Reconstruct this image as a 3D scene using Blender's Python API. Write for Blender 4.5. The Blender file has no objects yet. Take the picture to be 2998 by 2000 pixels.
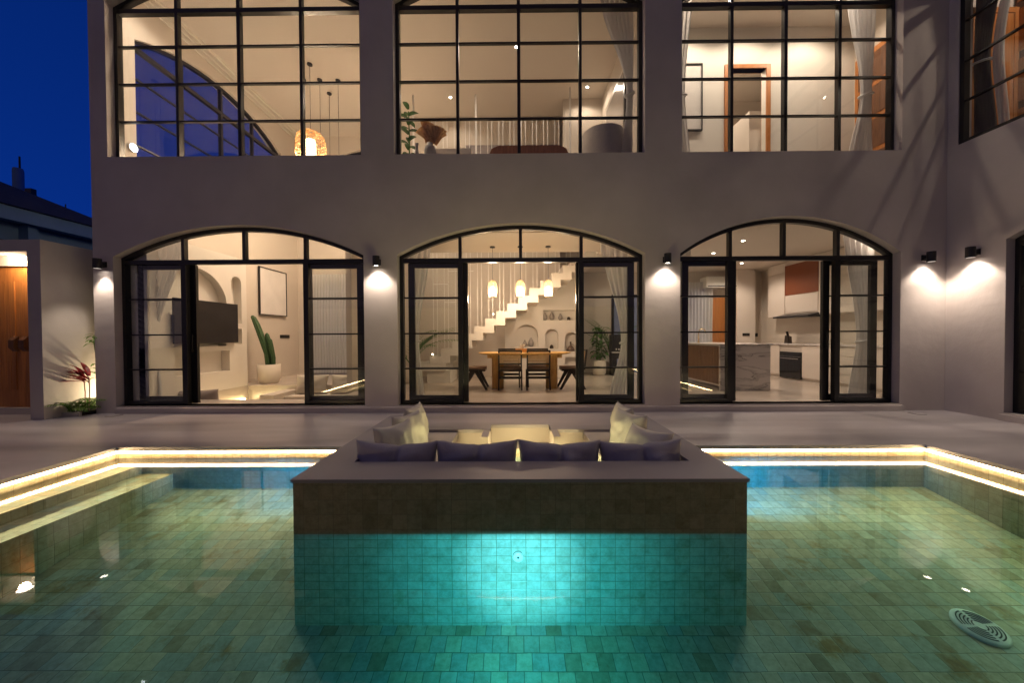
import bpy, bmesh, math, random
from mathutils import Vector, Matrix, Euler, noise
random.seed(7)
C = bpy.context.scene.collection
R = math.radians
PI = math.pi

# ------------------------------------------------------------------ camera
cam = bpy.data.cameras.new('camera')
cam.lens = 12.52; cam.sensor_width = 36; cam.clip_start = 0.05; cam.clip_end = 600
co = bpy.data.objects.new('camera', cam); C.objects.link(co)
co.location = (0, 0, 1.2)
co.rotation_mode = 'QUATERNION'
M3 = Euler((R(90 - 0.85), 0, R(0.4)), 'XYZ').to_matrix() @ Matrix.Rotation(R(-0.30), 3, 'Z')
co.rotation_quaternion = M3.to_quaternion()
bpy.context.scene.camera = co

# ------------------------------------------------------------------ world: dusk sky
w = bpy.data.worlds.new("World"); bpy.context.scene.world = w; w.use_nodes = True
nt = w.node_tree; nt.nodes.clear()
sky = nt.nodes.new('ShaderNodeTexSky'); sky.sky_type = 'NISHITA'; sky.sun_disc = False
sky.sun_elevation = R(-4.0); sky.sun_rotation = R(250); sky.ozone_density = 4.0
tint = nt.nodes.new('ShaderNodeMix'); tint.data_type = 'RGBA'; tint.blend_type = 'MULTIPLY'
tint.inputs[0].default_value = 1.0; tint.inputs[7].default_value = (0.10, 0.32, 1.0, 1)
floorc = nt.nodes.new('ShaderNodeMix'); floorc.data_type = 'RGBA'; floorc.blend_type = 'ADD'
floorc.inputs[0].default_value = 1.0; floorc.inputs[7].default_value = (0.003, 0.05, 0.42, 1)
bg = nt.nodes.new('ShaderNodeBackground'); bg.inputs[1].default_value = 0.5
out = nt.nodes.new('ShaderNodeOutputWorld')
nt.links.new(sky.outputs[0], tint.inputs[6]); nt.links.new(tint.outputs[2], floorc.inputs[6])
# afterglow low in the sky behind the viewer
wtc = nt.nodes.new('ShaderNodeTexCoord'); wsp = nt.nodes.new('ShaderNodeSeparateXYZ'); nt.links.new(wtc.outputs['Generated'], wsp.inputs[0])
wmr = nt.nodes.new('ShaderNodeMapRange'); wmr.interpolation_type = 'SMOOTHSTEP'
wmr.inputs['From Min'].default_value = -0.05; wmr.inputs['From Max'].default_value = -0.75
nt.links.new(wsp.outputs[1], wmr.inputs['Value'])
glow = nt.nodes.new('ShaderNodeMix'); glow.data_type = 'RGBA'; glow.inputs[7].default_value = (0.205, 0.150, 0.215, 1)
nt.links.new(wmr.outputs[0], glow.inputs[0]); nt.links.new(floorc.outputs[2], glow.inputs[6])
zmr = nt.nodes.new('ShaderNodeMapRange'); zmr.inputs['From Min'].default_value = 0.0; zmr.inputs['From Max'].default_value = 0.75
zmr.inputs['To Min'].default_value = 1.08; zmr.inputs['To Max'].default_value = 0.55; nt.links.new(wsp.outputs[2], zmr.inputs['Value'])
zmul = nt.nodes.new('ShaderNodeMix'); zmul.data_type = 'RGBA'; zmul.blend_type = 'MULTIPLY'; zmul.inputs[0].default_value = 1.0
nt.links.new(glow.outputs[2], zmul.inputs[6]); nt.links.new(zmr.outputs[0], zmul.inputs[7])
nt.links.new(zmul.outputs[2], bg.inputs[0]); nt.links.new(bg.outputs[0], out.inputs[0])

sc = bpy.context.scene
sc.view_settings.view_transform = 'Standard'; sc.view_settings.look = 'None'
sc.view_settings.exposure = 0.0; sc.view_settings.gamma = 1.0
sc.render.engine = 'CYCLES'
cy = sc.cycles
cy.use_denoising = True; cy.max_bounces = 10; cy.diffuse_bounces = 5; cy.glossy_bounces = 5
cy.transparent_max_bounces = 24; cy.transmission_bounces = 6; cy.volume_bounces = 0
cy.sample_clamp_indirect = 6.0; cy.sample_clamp_direct = 0.0
cy.caustics_reflective = False; cy.caustics_refractive = False

WARM = (1.0, 0.74, 0.50)
WARMER = (1.0, 0.58, 0.24)
SOFT = (1.0, 0.80, 0.62)

# ------------------------------------------------------------------ materials
def new_mat(name):
    m = bpy.data.materials.new(name); m.use_nodes = True
    n = m.node_tree; n.nodes.clear()
    return m, n, n.nodes.new('ShaderNodeOutputMaterial')

def mat(name, col, rough=0.6, var=0.10, scale=3.0, bump=0.0, bscale=40.0, metal=0.0, spec=0.5, stretch=(1, 1, 1), coat=0.0):
    m, n, o = new_mat(name)
    b = n.nodes.new('ShaderNodeBsdfPrincipled')
    b.inputs['Roughness'].default_value = rough; b.inputs['Metallic'].default_value = metal
    b.inputs['Specular IOR Level'].default_value = spec; b.inputs['Coat Weight'].default_value = coat
    tc = n.nodes.new('ShaderNodeTexCoord'); mp = n.nodes.new('ShaderNodeMapping')
    mp.inputs['Scale'].default_value = stretch
    n.links.new(tc.outputs['Object'], mp.inputs[0])
    nz = n.nodes.new('ShaderNodeTexNoise'); nz.inputs['Scale'].default_value = scale; nz.inputs['Detail'].default_value = 6
    n.links.new(mp.outputs[0], nz.inputs['Vector'])
    cr = n.nodes.new('ShaderNodeValToRGB')
    cr.color_ramp.elements[0].position = 0.3; cr.color_ramp.elements[1].position = 0.7
    cr.color_ramp.elements[0].color = tuple(c * (1 - var) for c in col) + (1,)
    cr.color_ramp.elements[1].color = tuple(min(1, c * (1 + var)) for c in col) + (1,)
    n.links.new(nz.outputs[0], cr.inputs[0]); n.links.new(cr.outputs[0], b.inputs['Base Color'])
    if bump:
        n2 = n.nodes.new('ShaderNodeTexNoise'); n2.inputs['Scale'].default_value = bscale; n2.inputs['Detail'].default_value = 4
        n.links.new(mp.outputs[0], n2.inputs['Vector'])
        bp = n.nodes.new('ShaderNodeBump'); bp.inputs['Strength'].default_value = bump; bp.inputs['Distance'].default_value = 0.02
        n.links.new(n2.outputs[0], bp.inputs['Height']); n.links.new(bp.outputs[0], b.inputs['Normal'])
    n.links.new(b.outputs[0], o.inputs[0])
    return m

def emit(name, col, strength):
    m, n, o = new_mat(name)
    e = n.nodes.new('ShaderNodeEmission'); e.inputs[0].default_value = col + (1,); e.inputs[1].default_value = strength
    n.links.new(e.outputs[0], o.inputs[0]); return m

def fresnel_reflect(n, ior):
    g = n.nodes.new('ShaderNodeNewGeometry'); mx = n.nodes.new('ShaderNodeMix'); mx.data_type = 'FLOAT'
    mx.inputs[2].default_value = ior; mx.inputs[3].default_value = 1 / ior
    n.links.new(g.outputs['Backfacing'], mx.inputs[0])
    f = n.nodes.new('ShaderNodeFresnel'); n.links.new(mx.outputs[0], f.inputs['IOR'])
    return f

def glass_mat(name, tint=(0.96, 0.97, 0.96), ior=1.42, rough=0.0, col=(1, 1, 1)):
    m, n, o = new_mat(name)
    f = fresnel_reflect(n, ior)
    t = n.nodes.new('ShaderNodeBsdfTransparent'); t.inputs[0].default_value = tint + (1,)
    g = n.nodes.new('ShaderNodeBsdfGlossy'); g.inputs['Roughness'].default_value = rough; g.inputs[0].default_value = col + (1,)
    mx = n.nodes.new('ShaderNodeMixShader')
    n.links.new(f.outputs[0], mx.inputs[0]); n.links.new(t.outputs[0], mx.inputs[1]); n.links.new(g.outputs[0], mx.inputs[2])
    n.links.new(mx.outputs[0], o.inputs[0]); return m

def tile_mat(name, axes, tw, th, stagger, cols, stain, mortar=(0.06, 0.055, 0.035), ms=0.0035, rough=0.35, seed=0.0, stain_at=0.60):
    """stone tiles: axes = the two object axes of the face, stagger = share of rows shifted by half a tile"""
    m, n, o = new_mat(name)
    b = n.nodes.new('ShaderNodeBsdfPrincipled'); b.inputs['Roughness'].default_value = rough
    def M(op, a, c_=None, d=None):
        q = n.nodes.new('ShaderNodeMath'); q.operation = op
        for i_, x in enumerate((a, c_, d)):
            if x is None: continue
            if isinstance(x, (int, float)): q.inputs[i_].default_value = x
            else: n.links.new(x, q.inputs[i_])
        return q.outputs[0]
    def NZ(scale, detail=6, rg=0.6):
        q = n.nodes.new('ShaderNodeTexNoise'); q.inputs['Scale'].default_value = scale; q.inputs['Detail'].default_value = detail; q.inputs['Roughness'].default_value = rg
        n.links.new(tc.outputs['Object'], q.inputs['Vector']); return q
    def RAMP(src, stops, interp='LINEAR'):
        q = n.nodes.new('ShaderNodeValToRGB'); q.color_ramp.interpolation = interp; e = q.color_ramp.elements
        e[0].position, e[0].color = stops[0][0], tuple(stops[0][1]) + (1,); e[1].position, e[1].color = stops[-1][0], tuple(stops[-1][1]) + (1,)
        for p_, c_ in stops[1:-1]: x = e.new(p_); x.color = tuple(c_) + (1,)
        n.links.new(src, q.inputs[0]); return q.outputs[0]
    def MIX(f, a, c_, blend='MIX'):
        q = n.nodes.new('ShaderNodeMix'); q.data_type = 'RGBA'; q.blend_type = blend
        for k_, x in ((0, f), (6, a), (7, c_)):
            if isinstance(x, (int, float)): q.inputs[k_].default_value = x
            elif isinstance(x, tuple): q.inputs[k_].default_value = x + (1,)
            else: n.links.new(x, q.inputs[k_])
        return q.outputs[2]
    tc = n.nodes.new('ShaderNodeTexCoord'); sp = n.nodes.new('ShaderNodeSeparateXYZ'); n.links.new(tc.outputs['Object'], sp.inputs[0])
    wob = NZ(5.0, 3); ws = n.nodes.new('ShaderNodeSeparateXYZ'); n.links.new(wob.outputs['Color'], ws.inputs[0])
    u = M('ADD', sp.outputs[axes[0]], M('MULTIPLY', M('SUBTRACT', ws.outputs[0], 0.5), 0.010))
    v = M('ADD', sp.outputs[axes[1]], M('MULTIPLY', M('SUBTRACT', ws.outputs[1], 0.5), 0.010))
    vs = M('ADD', M('DIVIDE', v, th), 50.0); row = M('FLOOR', vs)
    w1 = n.nodes.new('ShaderNodeTexWhiteNoise'); w1.noise_dimensions = '1D'; n.links.new(row, w1.inputs['W'])
    sh = M('MULTIPLY', M('LESS_THAN', w1.outputs['Value'], stagger), 0.5)
    us = M('ADD', M('ADD', M('DIVIDE', M('ADD', u, seed), tw), sh), 80.0); col = M('FLOOR', us)
    cb = n.nodes.new('ShaderNodeCombineXYZ'); n.links.new(col, cb.inputs[0]); n.links.new(row, cb.inputs[1])
    w2 = n.nodes.new('ShaderNodeTexWhiteNoise'); w2.noise_dimensions = '2D'; n.links.new(cb.outputs[0], w2.inputs['Vector'])
    k = len(cols); tile = RAMP(w2.outputs['Value'], [(i_ / (k - 1), c_) for i_, c_ in enumerate(cols)])
    fu = M('FRACT', us); fv = M('FRACT', vs)
    du = M('MULTIPLY', M('MINIMUM', fu, M('SUBTRACT', 1.0, fu)), tw); dv = M('MULTIPLY', M('MINIMUM', fv, M('SUBTRACT', 1.0, fv)), th)
    d = M('MINIMUM', du, dv); jn = NZ(3.5, 4)
    wdt = M('MULTIPLY', M('ADD', jn.outputs[0], 0.15), ms * 1.5)
    fac = M('SMOOTH_MAX', M('MINIMUM', M('DIVIDE', d, wdt), 1.0), 0.0, 0.01)
    fac = M('MINIMUM', fac, 1.0)
    s1 = NZ(3.2, 9, 0.68); tile = MIX(RAMP(s1.outputs[0], [(stain_at, (0, 0, 0)), (stain_at + 0.10, (1, 1, 1))]), tile, MIX(1.0, tile, stain, 'MULTIPLY'))
    s2 = NZ(20, 7, 0.72); tile = MIX(1.0, tile, RAMP(s2.outputs[0], [(0.30, (0.70, 0.66, 0.56)), (0.62, (1.08, 1.08, 1.05))]), 'MULTIPLY')
    c_ = MIX(fac, mortar, tile); n.links.new(c_, b.inputs['Base Color'])
    bp = n.nodes.new('ShaderNodeBump'); bp.inputs['Strength'].default_value = 0.5; bp.inputs['Distance'].default_value = 0.003
    n.links.new(fac, bp.inputs['Height']); n.links.new(bp.outputs[0], b.inputs['Normal'])
    n.links.new(b.outputs[0], o.inputs[0]); return m

def wood_mat(name, ca, cb_, scale=8, stretch=(6, 6, 0.5), rough=0.45, bump=0.1):
    m, n, o = new_mat(name)
    b = n.nodes.new('ShaderNodeBsdfPrincipled'); b.inputs['Roughness'].default_value = rough
    tc = n.nodes.new('ShaderNodeTexCoord'); mp = n.nodes.new('ShaderNodeMapping'); mp.inputs['Scale'].default_value = stretch
    nz = n.nodes.new('ShaderNodeTexNoise'); nz.inputs['Scale'].default_value = scale; nz.inputs['Detail'].default_value = 8; nz.inputs['Distortion'].default_value = 0.6
    cr = n.nodes.new('ShaderNodeValToRGB'); cr.color_ramp.elements[0].position = 0.32; cr.color_ramp.elements[1].position = 0.68
    cr.color_ramp.elements[0].color = ca + (1,); cr.color_ramp.elements[1].color = cb_ + (1,)
    n.links.new(tc.outputs['Object'], mp.inputs[0]); n.links.new(mp.outputs[0], nz.inputs['Vector'])
    n.links.new(nz.outputs[0], cr.inputs[0]); n.links.new(cr.outputs[0], b.inputs['Base Color'])
    bp = n.nodes.new('ShaderNodeBump'); bp.inputs['Strength'].default_value = bump; bp.inputs['Distance'].default_value = 0.003
    n.links.new(nz.outputs[0], bp.inputs['Height']); n.links.new(bp.outputs[0], b.inputs['Normal'])
    n.links.new(b.outputs[0], o.inputs[0]); return m

def marble_mat():
    m, n, o = new_mat('marble')
    b = n.nodes.new('ShaderNodeBsdfPrincipled'); b.inputs['Roughness'].default_value = 0.25
    tc = n.nodes.new('ShaderNodeTexCoord'); mp = n.nodes.new('ShaderNodeMapping'); mp.inputs['Rotation'].default_value = (0, R(40), 0)
    mp.inputs['Scale'].default_value = (1.0, 1.0, 4.0)
    nz = n.nodes.new('ShaderNodeTexNoise'); nz.inputs['Scale'].default_value = 1.5; nz.inputs['Detail'].default_value = 4; nz.inputs['Distortion'].default_value = 0.4
    cr = n.nodes.new('ShaderNodeValToRGB'); e = cr.color_ramp.elements
    e[0].position = 0.44; e[0].color = (0.64, 0.60, 0.58, 1); e[1].position = 0.60; e[1].color = (0.68, 0.65, 0.62, 1)
    for p_, c_ in ((0.478, (0.62, 0.59, 0.57, 1)), (0.50, (0.24, 0.22, 0.22, 1)), (0.512, (0.60, 0.57, 0.55, 1)), (0.55, (0.50, 0.47, 0.46, 1))):
        x = e.new(p_); x.color = c_
    n.links.new(tc.outputs['Object'], mp.inputs[0]); n.links.new(mp.outputs[0], nz.inputs['Vector'])
    n.links.new(nz.outputs[0], cr.inputs[0]); n.links.new(cr.outputs[0], b.inputs['Base Color']); n.links.new(b.outputs[0], o.inputs[0])
    return m

def sheer_mat(name, col, transp=0.25):
    m, n, o = new_mat(name)
    d = n.nodes.new('ShaderNodeBsdfDiffuse'); d.inputs[0].default_value = col + (1,)
    t = n.nodes.new('ShaderNodeBsdfTranslucent'); t.inputs[0].default_value = col + (1,)
    tr = n.nodes.new('ShaderNodeBsdfTransparent')
    a = n.nodes.new('ShaderNodeMixShader'); a.inputs[0].default_value = 0.32
    b = n.nodes.new('ShaderNodeMixShader'); b.inputs[0].default_value = transp
    n.links.new(d.outputs[0], a.inputs[1]); n.links.new(t.outputs[0], a.inputs[2])
    n.links.new(a.outputs[0], b.inputs[1]); n.links.new(tr.outputs[0], b.inputs[2]); n.links.new(b.outputs[0], o.inputs[0])
    return m

def leaf_mat(name, ca, cb_, rough=0.45):
    m, n, o = new_mat(name)
    b = n.nodes.new('ShaderNodeBsdfPrincipled'); b.inputs['Roughness'].default_value = rough
    tc = n.nodes.new('ShaderNodeTexCoord'); nz = n.nodes.new('ShaderNodeTexNoise'); nz.inputs['Scale'].default_value = 14
    cr = n.nodes.new('ShaderNodeValToRGB'); cr.color_ramp.elements[0].position = 0.35; cr.color_ramp.elements[1].position = 0.65
    cr.color_ramp.elements[0].color = ca + (1,); cr.color_ramp.elements[1].color = cb_ + (1,)
    n.links.new(tc.outputs['Object'], nz.inputs['Vector']); n.links.new(nz.outputs[0], cr.inputs[0]); n.links.new(cr.outputs[0], b.inputs['Base Color'])
    t = n.nodes.new('ShaderNodeBsdfTranslucent'); n.links.new(cr.outputs[0], t.inputs[0])
    mx = n.nodes.new('ShaderNodeMixShader'); mx.inputs[0].default_value = 0.3
    n.links.new(b.outputs[0], mx.inputs[1]); n.links.new(t.outputs[0], mx.inputs[2]); n.links.new(mx.outputs[0], o.inputs[0]); return m

def water_mat():
    m, n, o = new_mat('pool_water')
    f = fresnel_reflect(n, 1.33)
    nz = n.nodes.new('ShaderNodeTexNoise'); nz.inputs['Scale'].default_value = 0.9; nz.inputs['Detail'].default_value = 1
    tc = n.nodes.new('ShaderNodeTexCoord'); n.links.new(tc.outputs['Object'], nz.inputs['Vector'])
    bp = n.nodes.new('ShaderNodeBump'); bp.inputs['Strength'].default_value = 0.022; bp.inputs['Distance'].default_value = 0.02
    n.links.new(nz.outputs[0], bp.inputs['Height']); n.links.new(bp.outputs[0], f.inputs['Normal'])
    t = n.nodes.new('ShaderNodeBsdfTransparent')
    g = n.nodes.new('ShaderNodeBsdfGlossy'); g.inputs['Roughness'].default_value = 0.012
    n.links.new(bp.outputs[0], g.inputs['Normal'])
    mx = n.nodes.new('ShaderNodeMixShader')
    n.links.new(f.outputs[0], mx.inputs[0]); n.links.new(t.outputs[0], mx.inputs[1]); n.links.new(g.outputs[0], mx.inputs[2])
    n.links.new(mx.outputs[0], o.inputs['Surface'])
    v = n.nodes.new('ShaderNodeVolumeAbsorption'); v.inputs['Color'].default_value = (0.56, 0.895, 0.88, 1); v.inputs['Density'].default_value = 1.0
    n.links.new(v.outputs[0], o.inputs['Volume']); return m

PLASTER = mat('exterior_plaster', (0.53, 0.48, 0.455), 0.85, 0.09, 1.3, 0.22, 7)
PLASTER2 = mat('garden_wall_plaster', (0.50, 0.46, 0.42), 0.85, 0.06, 1.6, 0.12, 10)
INNER = mat('interior_plaster', (0.62, 0.56, 0.49), 0.8, 0.04, 1.0, 0.06, 8)
INNER_W = mat('interior_white', (0.72, 0.68, 0.62), 0.7, 0.03, 1.0, 0.04, 8)
CEIL = mat('ceiling_paint', (0.66, 0.60, 0.53), 0.8, 0.02, 0.8)
FLOORIN = mat('polished_cement', (0.52, 0.46, 0.40), 0.22, 0.08, 2.0, 0.02, 6)
DECK = mat('deck_microcement', (0.41, 0.38, 0.39), 0.34, 0.32, 1.1, 0.05, 5, stretch=(0.30, 1.7, 1))  # cement mottling, plus streaks of light and shade put into the colour
COPE = mat('coping_cement', (0.22, 0.195, 0.22), 0.5, 0.07, 2.0, 0.04, 9)
STEEL = mat('black_steel', (0.012, 0.012, 0.013), 0.28, 0.1, 3, spec=0.5)
LAMPBLK = mat('black_metal', (0.015, 0.014, 0.014), 0.45, 0.1, 3)
GLASS = glass_mat('window_glass')
TILE_A = tile_mat('pool_tile_dry', (0, 2), 0.1, 0.1, 0.0, [(0.19, 0.155, 0.10), (0.24, 0.20, 0.135), (0.215, 0.19, 0.135), (0.26, 0.215, 0.15)], (0.7, 0.55, 0.40), mortar=(0.10, 0.085, 0.05), ms=0.002, seed=0.03)
TILE_W = tile_mat('pool_tile_wall', (0, 2), 0.1, 0.057, 0.0, [(0.37, 0.38, 0.34), (0.45, 0.44, 0.40), (0.39, 0.42, 0.40), (0.47, 0.46, 0.42)], (0.72, 0.70, 0.50), seed=0.03, mortar=(0.13, 0.12, 0.05), ms=0.0028)
TILE_B = tile_mat('pool_tile_back', (0, 2), 0.1, 0.07, 0.0, [(0.40, 0.42, 0.37), (0.47, 0.47, 0.41), (0.43, 0.46, 0.43)], (0.72, 0.68, 0.55), seed=0.03, mortar=(0.16, 0.15, 0.10), ms=0.0028)
TILE_D = tile_mat('pool_tile_rim', (0, 2), 0.1, 0.1, 0.0, [(0.46, 0.33, 0.21), (0.56, 0.43, 0.29), (0.50, 0.39, 0.26)], (0.66, 0.5, 0.36), seed=0.03, mortar=(0.14, 0.10, 0.06), ms=0.003)
TILE_WY = tile_mat('pool_tile_side', (1, 2), 0.1, 0.1, 0.0, [(0.33, 0.29, 0.20), (0.42, 0.37, 0.27), (0.38, 0.36, 0.28)], (0.70, 0.6, 0.42), seed=0.02, mortar=(0.14, 0.12, 0.07), ms=0.003)
TILE_F = tile_mat('pool_tile_floor', (0, 1), 0.10, 0.105, 0.35, [(0.34, 0.28, 0.18), (0.54, 0.47, 0.34), (0.44, 0.43, 0.35), (0.40, 0.45, 0.41), (0.60, 0.54, 0.40), (0.47, 0.41, 0.29)], (0.72, 0.50, 0.26), mortar=(0.10, 0.095, 0.045), ms=0.0035, stain_at=0.56)
WATER = water_mat()
LED = emit('led_warm', (1.0, 0.70, 0.36), 47)
LED2 = emit('led_pit', (1.0, 0.78, 0.38), 30)
LED3 = emit('led_bench', (1.0, 0.80, 0.40), 150)
BULB = emit('bulb', (1.0, 0.75, 0.45), 30)
DISC = emit('downlight_disc', (1.0, 0.85, 0.68), 40)
CUSH_D = mat('cushion_grey', (0.34, 0.32, 0.35), 0.9, 0.06, 6, 0.3, 120)
CUSH_L = mat('cushion_sand', (0.56, 0.53, 0.46), 0.9, 0.06, 6, 0.3, 120)
CUSH_IN = mat('cushion_cream', (0.55, 0.50, 0.43), 0.9, 0.05, 6, 0.3, 120)
OAK = wood_mat('oak', (0.50, 0.27, 0.07), (0.72, 0.44, 0.14), 6, (3, 3, 0.6))
TEAK = wood_mat('teak_door', (0.36, 0.13, 0.03), (0.52, 0.20, 0.05), 5, (7, 7, 0.4))
WALNUT = wood_mat('walnut', (0.09, 0.035, 0.015), (0.17, 0.07, 0.028), 5, (5, 5, 0.6))
DARKWD = mat('dark_wood', (0.022, 0.017, 0.014), 0.4, 0.2, 8)
LEATHER = mat('brown_seat', (0.30, 0.20, 0.13), 0.5, 0.08, 6)
CANE = mat('cane', (0.62, 0.42, 0.24), 0.6, 0.1, 10)
POT = mat('white_pot', (0.68, 0.62, 0.53), 0.55, 0.05, 4)
GREEN = leaf_mat('leaf_green', (0.04, 0.13, 0.015), (0.09, 0.22, 0.03))
GREEN2 = leaf_mat('leaf_fresh', (0.09, 0.20, 0.02), (0.16, 0.30, 0.05))
CACTUS = mat('cactus_green', (0.035, 0.085, 0.03), 0.6, 0.2, 12)
REDLEAF = leaf_mat('leaf_red', (0.13, 0.02, 0.02), (0.42, 0.04, 0.06))
DRYLEAF = leaf_mat('leaf_dried', (0.42, 0.22, 0.09), (0.60, 0.36, 0.17), 0.8)
SOIL = mat('soil', (0.03, 0.022, 0.015), 0.95, 0.3, 20, 0.5, 40)
SHEER = sheer_mat('sheer_white', (0.78, 0.77, 0.77), 0.05)
DRAPE = sheer_mat('drape_dark', (0.16, 0.15, 0.145), 0.0)
MARBLE = marble_mat()
CAB = mat('cabinet_white', (0.66, 0.60, 0.54), 0.35, 0.02, 2)
DARKGL = mat('dark_glass', (0.01, 0.01, 0.012), 0.08, 0.0, 2)
SCREEN = mat('screen_black', (0.012, 0.012, 0.016), 0.3, 0.15, 3)
CERAM = mat('ceramic_grey', (0.35, 0.32, 0.30), 0.6, 0.1, 8)
CERAMD = mat('ceramic_dark', (0.03, 0.02, 0.015), 0.5, 0.1, 8)
PLASTIC = mat('white_plastic', (0.80, 0.78, 0.75), 0.35, 0.02, 4)
BRASS = mat('brass', (0.75, 0.55, 0.25), 0.25, 0.05, 4, metal=1.0)
RATTAN = mat('rattan', (0.62, 0.36, 0.15), 0.6, 0.15, 20)
CANVAS = mat('canvas_white', (0.70, 0.67, 0.64), 0.8, 0.05, 3, 0.3, 10)
PAPER = mat('tissue', (0.85, 0.85, 0.85), 0.8, 0.02, 3)
ROOFT = mat('neighbour_roof', (0.035, 0.035, 0.04), 0.8, 0.2, 6)
NWALL = mat('neighbour_wall', (0.13, 0.24, 0.42), 0.8, 0.06, 2)  # pale wall, the blue dusk light is put into its colour
NDARK = mat('neighbour_dark', (0.02, 0.02, 0.025), 0.6, 0.1, 3)
GROUND = mat('ground_grass', (0.06, 0.07, 0.04), 0.95, 0.3, 3)
BOUCLE = mat('boucle', (0.62, 0.56, 0.50), 0.95, 0.05, 30, 0.5, 90)
GLOWGLASS = None

# ------------------------------------------------------------------ mesh helpers
def nb(): return bmesh.new()

def box(bm, x0, x1, y0, y1, z0, z1):
    v = [bm.verts.new(p) for p in ((x0, y0, z0), (x1, y0, z0), (x1, y1, z0), (x0, y1, z0), (x0, y0, z1), (x1, y0, z1), (x1, y1, z1), (x0, y1, z1))]
    for f in ((0, 3, 2, 1), (4, 5, 6, 7), (0, 1, 5, 4), (1, 2, 6, 5), (2, 3, 7, 6), (3, 0, 4, 7)):
        bm.faces.new([v[i] for i in f])
    return bm

def prism(bm, pts, vec):
    """pts: list of 3-D points (planar), vec: extrusion"""
    vec = Vector(vec)
    a = [bm.verts.new(Vector(p)) for p in pts]; b = [bm.verts.new(Vector(p) + vec) for p in pts]
    fs = [bm.faces.new(a), bm.faces.new(b[::-1])]
    n = len(pts)
    for i in range(n): fs.append(bm.faces.new((a[i], b[i], b[(i + 1) % n], a[(i + 1) % n])))
    bmesh.ops.recalc_face_normals(bm, faces=fs)
    return bm

def bar(bm, p, q, w_, h_=None, up=(0, 0, 1)):
    """box bar between two points with rectangular section"""
    h_ = h_ or w_
    p = Vector(p); q = Vector(q); d = (q - p).normalized(); u = Vector(up)
    if abs(d.dot(u)) > 0.98: u = Vector((0, 1, 0))
    s = d.cross(u).normalized(); t = s.cross(d).normalized()
    c = [s * a * w_ / 2 + t * b * h_ / 2 for a, b in ((-1, -1), (1, -1), (1, 1), (-1, 1))]
    prism(bm, [p + k for k in c], q - p)

def tube(bm, pts, r, seg=8, cap=True):
    rs = r if isinstance(r, (list, tuple)) else [r] * len(pts)
    pts = [Vector(p) for p in pts]; rings = []
    for i, p in enumerate(pts):
        d = (pts[min(i + 1, len(pts) - 1)] - pts[max(i - 1, 0)]).normalized()
        u = Vector((0, 0, 1)) if abs(d.z) < 0.95 else Vector((0, 1, 0))
        s = d.cross(u).normalized(); t = s.cross(d)
        rings.append([bm.verts.new(p + (s * math.cos(2 * PI * k / seg) + t * math.sin(2 * PI * k / seg)) * rs[i]) for k in range(seg)])
    for a, b in zip(rings, rings[1:]):
        for k in range(seg): bm.faces.new((a[k], a[(k + 1) % seg], b[(k + 1) % seg], b[k]))
    if cap: bm.faces.new(rings[0][::-1]); bm.faces.new(rings[-1])
    return bm

def lathe(bm, prof, cx=0, cy=0, seg=24, cap0=True, cap1=True):
    rings = []
    for r, z in prof:
        rings.append([bm.verts.new((cx + max(r, 1e-4) * math.cos(2 * PI * k / seg), cy + max(r, 1e-4) * math.sin(2 * PI * k / seg), z)) for k in range(seg)])
    fs = []
    for a, b in zip(rings, rings[1:]):
        for k in range(seg): fs.append(bm.faces.new((a[k], a[(k + 1) % seg], b[(k + 1) % seg], b[k])))
    if cap0: fs.append(bm.faces.new(rings[0][::-1]))
    if cap1: fs.append(bm.faces.new(rings[-1]))
    return bm

def obj(name, bm, m, parent=None, loc=(0, 0, 0), rot=(0, 0, 0), smooth=False, bevel=0.0, seg=2):
    me = bpy.data.meshes.new(name)
    if bevel:
        es = [e for e in bm.edges if len(e.link_faces) == 2 and e.calc_face_angle(0) > 0.5]
        bmesh.ops.bevel(bm, geom=es, offset=bevel, segments=seg, affect='EDGES', profile=0.5, clamp_overlap=True)
    bm.to_mesh(me); bm.free()
    if smooth:
        for p in me.polygons: p.use_smooth = True
    me.materials.append(m)
    o = bpy.data.objects.new(name, me); C.objects.link(o)
    o.location = loc; o.rotation_euler = rot
    if parent: o.parent = parent
    return o

def cut(o, cutters):
    """boolean difference, applied, cutters removed"""
    tmp = []
    for bm in cutters:
        me = bpy.data.meshes.new('tmp'); bm.to_mesh(me); bm.free()
        t = bpy.data.objects.new('tmp', me); C.objects.link(t)
        t.location = o.location; t.rotation_euler = o.rotation_euler
        md = o.modifiers.new('b', 'BOOLEAN'); md.operation = 'DIFFERENCE'; md.solver = 'EXACT'; md.object = t; tmp.append(t)
    bpy.context.view_layer.update()
    dg = bpy.context.evaluated_depsgraph_get()
    me = bpy.data.meshes.new_from_object(o.evaluated_get(dg))
    o.modifiers.clear(); old = o.data; o.data = me; me.name = old.name
    for t in tmp: bpy.data.objects.remove(t)
    return o

def tag(o, label=None, cat=None, group=None, kind=None):
    if label: o['label'] = label
    if cat: o['category'] = cat
    if group: o['group'] = group
    if kind: o['kind'] = kind
    return o

def thing(name, label, cat, loc=(0, 0, 0), rz=0, group=None):
    o = bpy.data.objects.new(name, None); C.objects.link(o); o.location = loc; o.rotation_euler = (0, 0, rz)
    o.empty_display_size = 0.1
    return tag(o, label, cat, group)

def copy_tree(o, parent=None):
    c = o.copy(); C.objects.link(c); c.parent = parent
    for ch in list(o.children): copy_tree(ch, c)
    return c

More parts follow.
